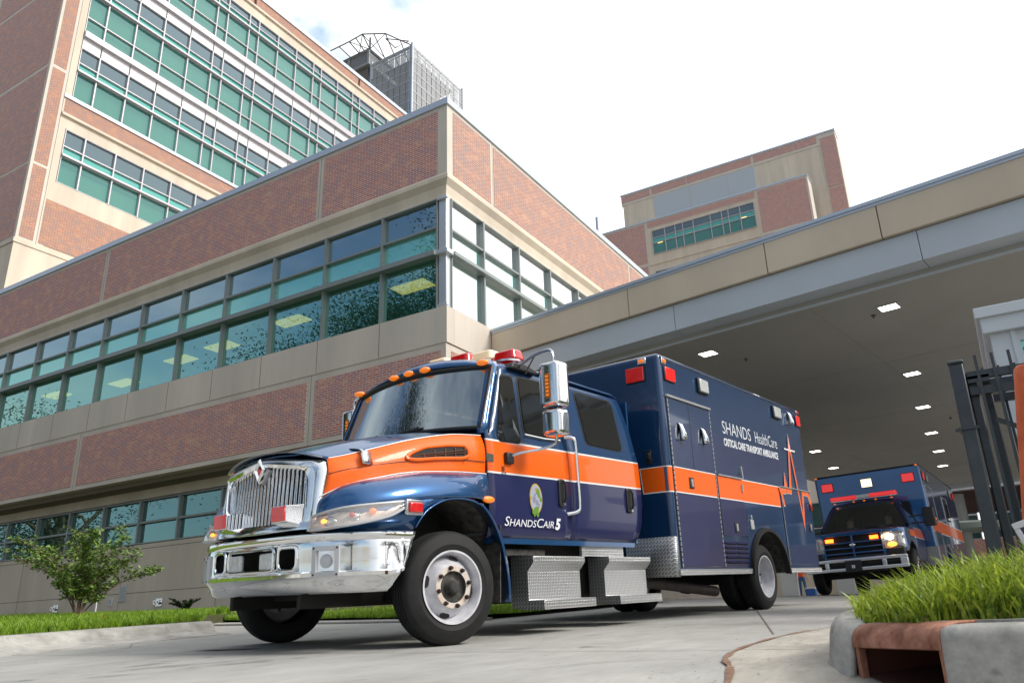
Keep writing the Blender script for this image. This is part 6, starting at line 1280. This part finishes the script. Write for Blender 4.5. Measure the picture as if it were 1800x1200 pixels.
for x0, x1, z0, z1 in ((-3.3, -2.25, .6, 2.3), (-5.9, -5.0, .95, 2.25)):
    d_ = P2('compartment_door', M['blue'], (x0, x1, 1.2, 1.2012 + .006, z0, z1), bevel=.003); 
    b = MB(); b.box(x0 - .012, x0, 1.2, 1.215, z0, z1); b.box(x1, x1 + .012, 1.2, 1.215, z0, z1); b.box(x0, x1, 1.2, 1.215, z1, z1 + .015); b.build('hinge', M['alu'], d_)
P2('orange_stripe', M['orange'], (-3.3, -2.25, 1.2075, 1.2095, 1.25, 1.53)); P2('orange_stripe', M['orange'], (-5.9, -5.0, 1.2075, 1.2095, 1.25, 1.53))
f_ = P2('window', M['gasket'], (-5.75, -5.15, 1.207, 1.222, 1.65, 2.15), bevel=.02); P2('pane', M['tint'], (-5.71, -5.19, 1.222, 1.2235, 1.69, 2.11), par=f_)
# cab: body profile by rows
C2 = [  # x, half width low, z low, belt half width, belt z
]
def c2y(z): return interp(z, [(.55, .93), (.75, .98), (1.0, 1.0), (1.25, .97), (1.35, .93), (1.85, .76), (1.98, .66)])
def c2f(z): return interp(z, [(.55, -.55), (1.30, -.50), (1.36, -.55), (1.90, -1.15), (1.98, -1.25)])
for sd in (1, -1):
    rows = [[(c2f(z) + (-1.98 - c2f(z)) * k / 6, c2y(z) * sd, z) for k in range(7)] for z in (.55, .65, .75, .9, 1.0, 1.12, 1.25, 1.33, 1.5, 1.7, 1.85, 1.93)]
    dr = MB().grid(rows).build('door', livery(1.05, 1.26), a2, smooth=True, solid=.02)
    wp_ = [(-.78, 1.40), (-1.20, 1.84), (-1.75, 1.86), (-1.82, 1.38)]
    MB().add([(x, (c2y(z) + .006) * sd, z) for x, z in wp_], [(0, 1, 2, 3)]).build('window', M['tint'], dr, solid=.004)
    mm_ = MB().prism(rpoly([(-.72, 1.22 * sd), (-.84, 1.22 * sd), (-.84, 1.46 * sd), (-.72, 1.44 * sd)], .03), 2, 1.26, 1.66).build('mirror', M['black'], a2, bevel=.03)
    b = MB(); b.tube([(-.80, .95 * sd, 1.36), (-.79, 1.25 * sd, 1.35)], .02, 6); b.tube([(-.80, .93 * sd, 1.50), (-.79, 1.25 * sd, 1.52)], .018, 6); b.build('mirror_arm', M['black'], mm_)
    MB().ell((-.78, 1.46 * sd, 1.40), .03, .010, .03, 10, 8).build('indicator', M['amber'], mm_, smooth=True)
    # fender and front corner
    FP2 = [(.86, .60), (.84, .78), (.74, .93), (.55, 1.0), (.35, 1.01), (0, 1.01), (-.35, 1.01), (-.52, 1.0)]
    rows = [[Vector((x, y * sd, z)) for z in zs] for (x, y), zs in zip(FP2, ([.72, .95, 1.10, 1.16], [.72, .95, 1.11, 1.17], [.72, .95, 1.12, 1.18], [.74, .95, 1.13, 1.195], [.86, .98, 1.14, 1.21], [.95, 1.02, 1.16, 1.235], [.86, 1.0, 1.18, 1.26], [.62, .95, 1.2, 1.28]))]
    for r, (x, y) in zip(rows, FP2): r.append(Vector((x - .08 * (x > .8), (y - .10) * sd, r[-1].z + .03)))
    MB().grid(surf(rows, 2, 2)).build('fender', M['blue'], a2, smooth=True, solid=.015)
    P2('side_stripe', M['orange'], (-.5, .1, 1.012 * sd, 1.018 * sd, 1.05, 1.18))
    hp_ = MB().grid([[Vector((x, y * sd, z)) for z in (.80, .9, 1.02, 1.12)] for x, y in ((.885, .58), (.872, .74), (.80, .90), (.70, .975))]).build('headlight', M['lensglass'], a2, smooth=True, solid=.01)
    if sd > 0:
        MB().ell((.90, .74, 1.02), .03, .075, .06, 14, 10).build('bulb', M['head_lit'], hp_, smooth=True); MB().ell((.88, .76, .87), .03, .09, .045, 14, 8).build('turn_bulb', M['amber_lit'], hp_, smooth=True)
    MB().box(.86, .895, .44 * sd - .08, .44 * sd + .08, 1.01, 1.08).build('grille_light', M['head_lit'] if False else mat('orange_flash', (1, .3, .05), .3, 0, 0, (1, .12, .01), 5), a2, smooth=True)
    w_ = wheel(a2, (0, .93 * sd, .40), R=.40, W=.23, rim=.25, kind='front', side=sd, mrim=M['steel']); wheel(a2, (-4.2, .98 * sd, .40), R=.40, W=.23, rim=.25, kind='rear', side=sd, mrim=M['steel'])
    b = MB(); b.grid([[Vector((x, y_ * sd, z)) for y_ in (1.0, .5)] for x, z in [(-.50 * math.cos(a), .42 + .56 * math.sin(a)) for a in [math.pi * k / 12 for k in range(13)]]]); b.build('wheel_house', M['dark'], a2)
rows = [[(x, y, z + .035 * (1 - (y / .62) ** 2)) for y in (-.66, -.5, -.25, 0, .25, .5, .66)] for x, z in ((-1.14, 1.93), (-1.3, 1.985), (-1.6, 2.0), (-1.95, 1.99))]; MB().grid(surf(rows, 2, 2)).build('roof', M['navy'], a2, smooth=True, solid=.02)
for sd in (1, -1): MB().tube([(-.55, .90 * sd, 1.34), (-1.17, .66 * sd, 1.93)], .035, 8).build('pillar', M['navy'], a2)
def ws2(u, v): return (-.42 - .10 * u * u - .66 * v, u * (.90 - .24 * v), 1.315 + .02 * (1 - u * u) + .61 * v)
MB().grid([[ws2(u / 6, v / 4) for u in range(-6, 7)] for v in range(5)]).build('windshield', glassy('rear_windshield', (.03, .035, .035), (.9, 1, 1), .07, .02, .9, see=(.62, .66, .66)), a2, smooth=True)
rows = [[(x, y, z - dz * (abs(y) / .9) ** 2.5) for y in (-.9, -.7, -.45, -.2, 0, .2, .45, .7, .9)] for x, z, dz in ((-.50, 1.325, .02), (-.2, 1.31, .05), (.2, 1.28, .07), (.6, 1.235, .08), (.80, 1.19, .07))]; MB().grid(surf(rows, 2, 2)).build('hood', M['navy'], a2, smooth=True, solid=.02)
P2('cab_interior', M['dark'], (-1.95, -1.9, -.85, .85, .6, 1.95), (-1.9, -.5, -.9, .9, .55, .75), (-.5, -.75, -.85, .85, 1.0, 1.30), (-1.4, -1.5, -.75, -.2, .9, 1.7), (-1.4, -1.5, .2, .75, .9, 1.7))
# grille: blue frame with three bars and dark recess
P2('radiator', M['dark'], (.78, .80, -.66, .66, .62, 1.14)); b = MB()
for z0, z1 in ((1.12, 1.19), (.965, .995), (.86, .89), (.755, .785), (.62, .68)): b.box(.82, .875, -.62 + .04 * (z0 < .7), .62 - .04 * (z0 < .7), z0, z1)
for y in (-.60, -.02, .56): b.box(.825, .872, y, y + .04, .62, 1.19)
b.build('grille', M['blue'], a2, bevel=.012); MB().ell((.885, 0, .93), .012, .06, .028, 16, 8).build('emblem', M['chrome'], a2, smooth=True)
P2('valance', M['black'], (.70, .86, -.95, .95, .53, .72), (.72, .86, .62, .96, .60, .80), (.72, .86, -.96, -.62, .60, .80), bevel=.02)
# bumper with slots
b = MB(); bxs = [(-1.0, -.86), (-.60, -.52), (.52, .60), (.86, 1.0)]
b.box(.86, .96, -1.0, 1.0, .60, .66); b.box(.86, .96, -1.0, 1.0, .42, .48)
for y0, y1 in bxs: b.box(.865, .958, y0, y1, .48, .60)
bmp = b.build('bumper', mat('bright_chrome', (.75, .76, .78), .25, .7), a2, bevel=.015); P2('bumper_backing', M['dark'], (.80, .85, -.95, .95, .42, .64), par=bmp)
pl_ = P2('plate_holder', M['black'], (.962, .975, -.20, .12, .40, .62), bevel=.01); P2('plate_marks', M['letter'], (.9755, .977, -.07, -.045, .47, .53), (.9755, .977, -.035, -.01, .47, .53), par=pl_)
# light bar
lbx = -1.32; lb_ = P2('light_bar', M['steel'], (lbx - .12, lbx + .12, -.72, .72, 2.04, 2.07), bevel=.01)
P2('lens', M['red_lit'], (lbx - .11, lbx + .12, -.72, -.14, 2.07, 2.16), (lbx - .11, lbx + .12, .14, .72, 2.07, 2.16), bevel=.015, par=lb_); P2('clear_lens', M['white_lens'], (lbx - .11, lbx + .12, -.14, .14, 2.07, 2.155), bevel=.012, par=lb_)
for y in (-.62, -.2, .0 + .03, .28, .62): MB().ell((-1.13, y, 2.00), .03, .03, .016, 10, 8).build('clearance_lamp', M['amber'], a2, smooth=True)
P2('chassis', M['dark'], (-8, .8, -.5, .5, .4, .6), (-.1, .1, -.85, .85, .30, .45), (-3.3, -.6, -.95, .95, .42, .56), (-8, -5, -1.1, 1.1, .38, .5))

# ---------------------------------------------------------------- people
def person(loc_, rot, joints, rad, cloth, label, name='person', parent_scale=1.0):
    """one continuous skinned body; shirt, trousers and hair are children"""
    e = None
    names = list(joints); me = bpy.data.meshes.new('person'); edges = [('pelvis', 'waist'), ('waist', 'chest'), ('chest', 'neck'), ('neck', 'head'), ('head', 'crown')]
    for s in ('l', 'r'): edges += [('chest', 'sh_' + s), ('sh_' + s, 'el_' + s), ('el_' + s, 'wr_' + s), ('wr_' + s, 'ha_' + s), ('pelvis', 'hip_' + s), ('hip_' + s, 'kn_' + s), ('kn_' + s, 'an_' + s), ('an_' + s, 'toe_' + s)]
    # fingers
    fj = dict(joints); fr = dict(rad)
    for s in ('l', 'r'):
        h0 = Vector(fj['ha_' + s]); d = (h0 - Vector(fj['wr_' + s])).normalized(); sdv = Vector((0, 1, 0)).cross(d); sdv = sdv.normalized() if sdv.length > .1 else Vector((1, 0, 0))
        for k, (o_, l_) in enumerate(((-.03, .07), (-.01, .08), (.01, .075), (.03, .06))):
            fj['f%d1_%s' % (k, s)] = h0 + sdv * o_ + d * .03; fj['f%d2_%s' % (k, s)] = h0 + sdv * o_ * 1.1 + d * (.03 + l_); fr['f%d1_%s' % (k, s)] = .010; fr['f%d2_%s' % (k, s)] = .008; edges += [('ha_' + s, 'f%d1_%s' % (k, s)), ('f%d1_%s' % (k, s), 'f%d2_%s' % (k, s))]
        fj['th_' + s] = h0 + sdv * -.055 + d * .01; fr['th_' + s] = .010; edges.append(('wr_' + s, 'th_' + s))
    keys = list(fj); ix = {k: i for i, k in enumerate(keys)}; me.from_pydata([tuple(fj[k]) for k in keys], [(ix[a], ix[c_]) for a, c_ in edges], [])
    o = bpy.data.objects.new('person', me); COL.objects.link(o); sk = o.modifiers.new('k', 'SKIN'); 
    for k in keys:
        v = me.skin_vertices[0].data[ix[k]]; r = fr.get(k, .04); v.radius = (r, r) if not isinstance(r, tuple) else r; v.use_root = (k == 'pelvis')
    sb = o.modifiers.new('u', 'SUBSURF'); sb.levels = 1; sb.render_levels = 1
    dg = bpy.context.evaluated_depsgraph_get(); m2 = bpy.data.meshes.new_from_object(o.evaluated_get(dg)); bpy.data.objects.remove(o)
    m2.polygons.foreach_set('use_smooth', [True] * len(m2.polygons)); m2.materials.clear(); m2.materials.append(M['skin']); body = bpy.data.objects.new(name, m2); COL.objects.link(body); body.location = loc_; body.rotation_euler = (0, 0, rot); tag(body, label, 'person')
    # clothes: inflated copies of the body faces by region
    for cn, fn, mt in cloth:
        bm = bmesh.new(); bm.from_mesh(m2); bm.normal_update(); kill = [f for f in bm.faces if not fn(f.calc_center_median())]; bmesh.ops.delete(bm, geom=kill, context='FACES')
        for v in bm.verts: v.co += v.normal * .014
        mc = bpy.data.meshes.new(cn); bm.to_mesh(mc); bm.free(); mc.materials.append(mt); mc.polygons.foreach_set('use_smooth', [True] * len(mc.polygons)); oc = bpy.data.objects.new(cn, mc); COL.objects.link(oc); oc.parent = body
    hd = Vector(fj['head']); b = MB(); b.ell((hd.x, hd.y + .015, hd.z + .045), .088, .10, .10, 14, 10); b.v = [v for v in b.v]; b.build('hair', mat('dark_hair', (.03, .02, .015), .8), body, smooth=True)
    fb2 = MB(); fb2.ell((hd.x, hd.y - .088, hd.z + .0), .012, .018, .02, 8, 6); fb2.build('nose', M['skin'], body, smooth=True)
    ey = MB()
    for s in (-1, 1): ey.ell((hd.x + s * .03, hd.y - .086, hd.z + .02), .012, .008, .008, 8, 6)
    ey.ell((hd.x, hd.y - .088, hd.z - .045), .022, .006, .005, 8, 6); ey.build('face_features', mat('eyes', (.05, .03, .025), .5), body, smooth=True)
    return body
RAD = dict(pelvis=.135, waist=.12, chest=.145, neck=.055, head=.09, crown=.07, sh_l=.06, sh_r=.06, el_l=.042, el_r=.042, wr_l=.028, wr_r=.028, ha_l=.032, ha_r=.032, hip_l=.085, hip_r=.085, kn_l=.058, kn_r=.058, an_l=.042, an_r=.042, toe_l=.036, toe_r=.036)
ST = dict(pelvis=(0, 0, .95), waist=(0, 0, 1.12), chest=(0, 0, 1.34), neck=(0, -.01, 1.50), head=(0, -.02, 1.62), crown=(0, -.01, 1.71), sh_l=(.19, 0, 1.42), sh_r=(-.19, 0, 1.42), el_l=(.27, .03, 1.14), el_r=(-.27, .03, 1.14), wr_l=(.30, -.05, .92), wr_r=(-.29, -.04, .90), ha_l=(.31, -.07, .84), ha_r=(-.30, -.06, .82), hip_l=(.10, 0, .90), hip_r=(-.10, 0, .90), kn_l=(.13, -.02, .50), kn_r=(-.11, .06, .50), an_l=(.15, .0, .09), an_r=(-.12, .12, .09), toe_l=(.17, -.14, .035), toe_r=(-.13, -.02, .035))
SEAT = dict(pelvis=(0, 0, .0), waist=(0, .03, .18), chest=(0, .05, .40), neck=(0, .03, .56), head=(0, .0, .68), crown=(0, .01, .77), sh_l=(.19, .04, .48), sh_r=(-.19, .04, .48), el_l=(.25, -.12, .28), el_r=(-.25, -.12, .28), wr_l=(.17, -.33, .36), wr_r=(-.17, -.33, .36), ha_l=(.15, -.39, .40), ha_r=(-.15, -.39, .40), hip_l=(.10, -.05, -.02), hip_r=(-.10, -.05, -.02), kn_l=(.13, -.46, .04), kn_r=(-.13, -.46, .04), an_l=(.13, -.56, -.34), an_r=(-.13, -.56, -.34), toe_l=(.13, -.70, -.40), toe_r=(-.13, -.70, -.40))
navy_shirt = mat('navy_shirt', (.03, .04, .09), .9)
for yy, lb in ((-.42, 'person in dark shirt seated at the left side of the rear ambulance windshield'), (.42, 'person in dark shirt seated at the right side of the rear ambulance windshield')):
    wpos = a2.matrix_world @ Vector((-1.28, yy, .86)) if False else Vector((-2.756, 18.969, .564)) + pose(R2, (0, 0, 0)).to_3x3() @ Vector((-1.28, yy, .92))
    person(wpos, .05, SEAT, RAD, (('shirt', lambda c: -.08 < c.z < .53 and abs(c.x) < .27 and c.y > -.2, navy_shirt), ('trousers', lambda c: c.z < .1 and c.y < .12, navy_shirt)), lb)
ov = mat('orange_vest', (.75, .10, .02), .8); jn = mat('jeans', (.05, .11, .24), .9)
person((-10.12, 46.5, H(-10.1, 46.5)), .3, ST, RAD, (('vest', lambda c: 1.0 < c.z < 1.46 and abs(c.x) < .24, ov), ('jeans', lambda c: .12 < c.z < 1.02 and abs(c.x) < .25, jn), ('shoes', lambda c: c.z <= .12, M['black'])), 'person in orange vest and blue jeans standing far behind the front ambulance rear tyre')
cb2 = empty('cooler_box', (-9.65, 46.2, H(-9.65, 46.2))); tag(cb2, 'small blue and white cooler box on the ground beside the person in the orange vest', 'cooler'); MB().box(-.25, .25, -.2, .2, 0, .35).build('body', jn if False else mat('cooler_blue', (.02, .10, .38), .5), cb2, bevel=.02); MB().box(-.26, .26, -.21, .21, .35, .43).build('lid', M['spandrel_white'], cb2, bevel=.02)
print('objects', len(bpy.data.objects))
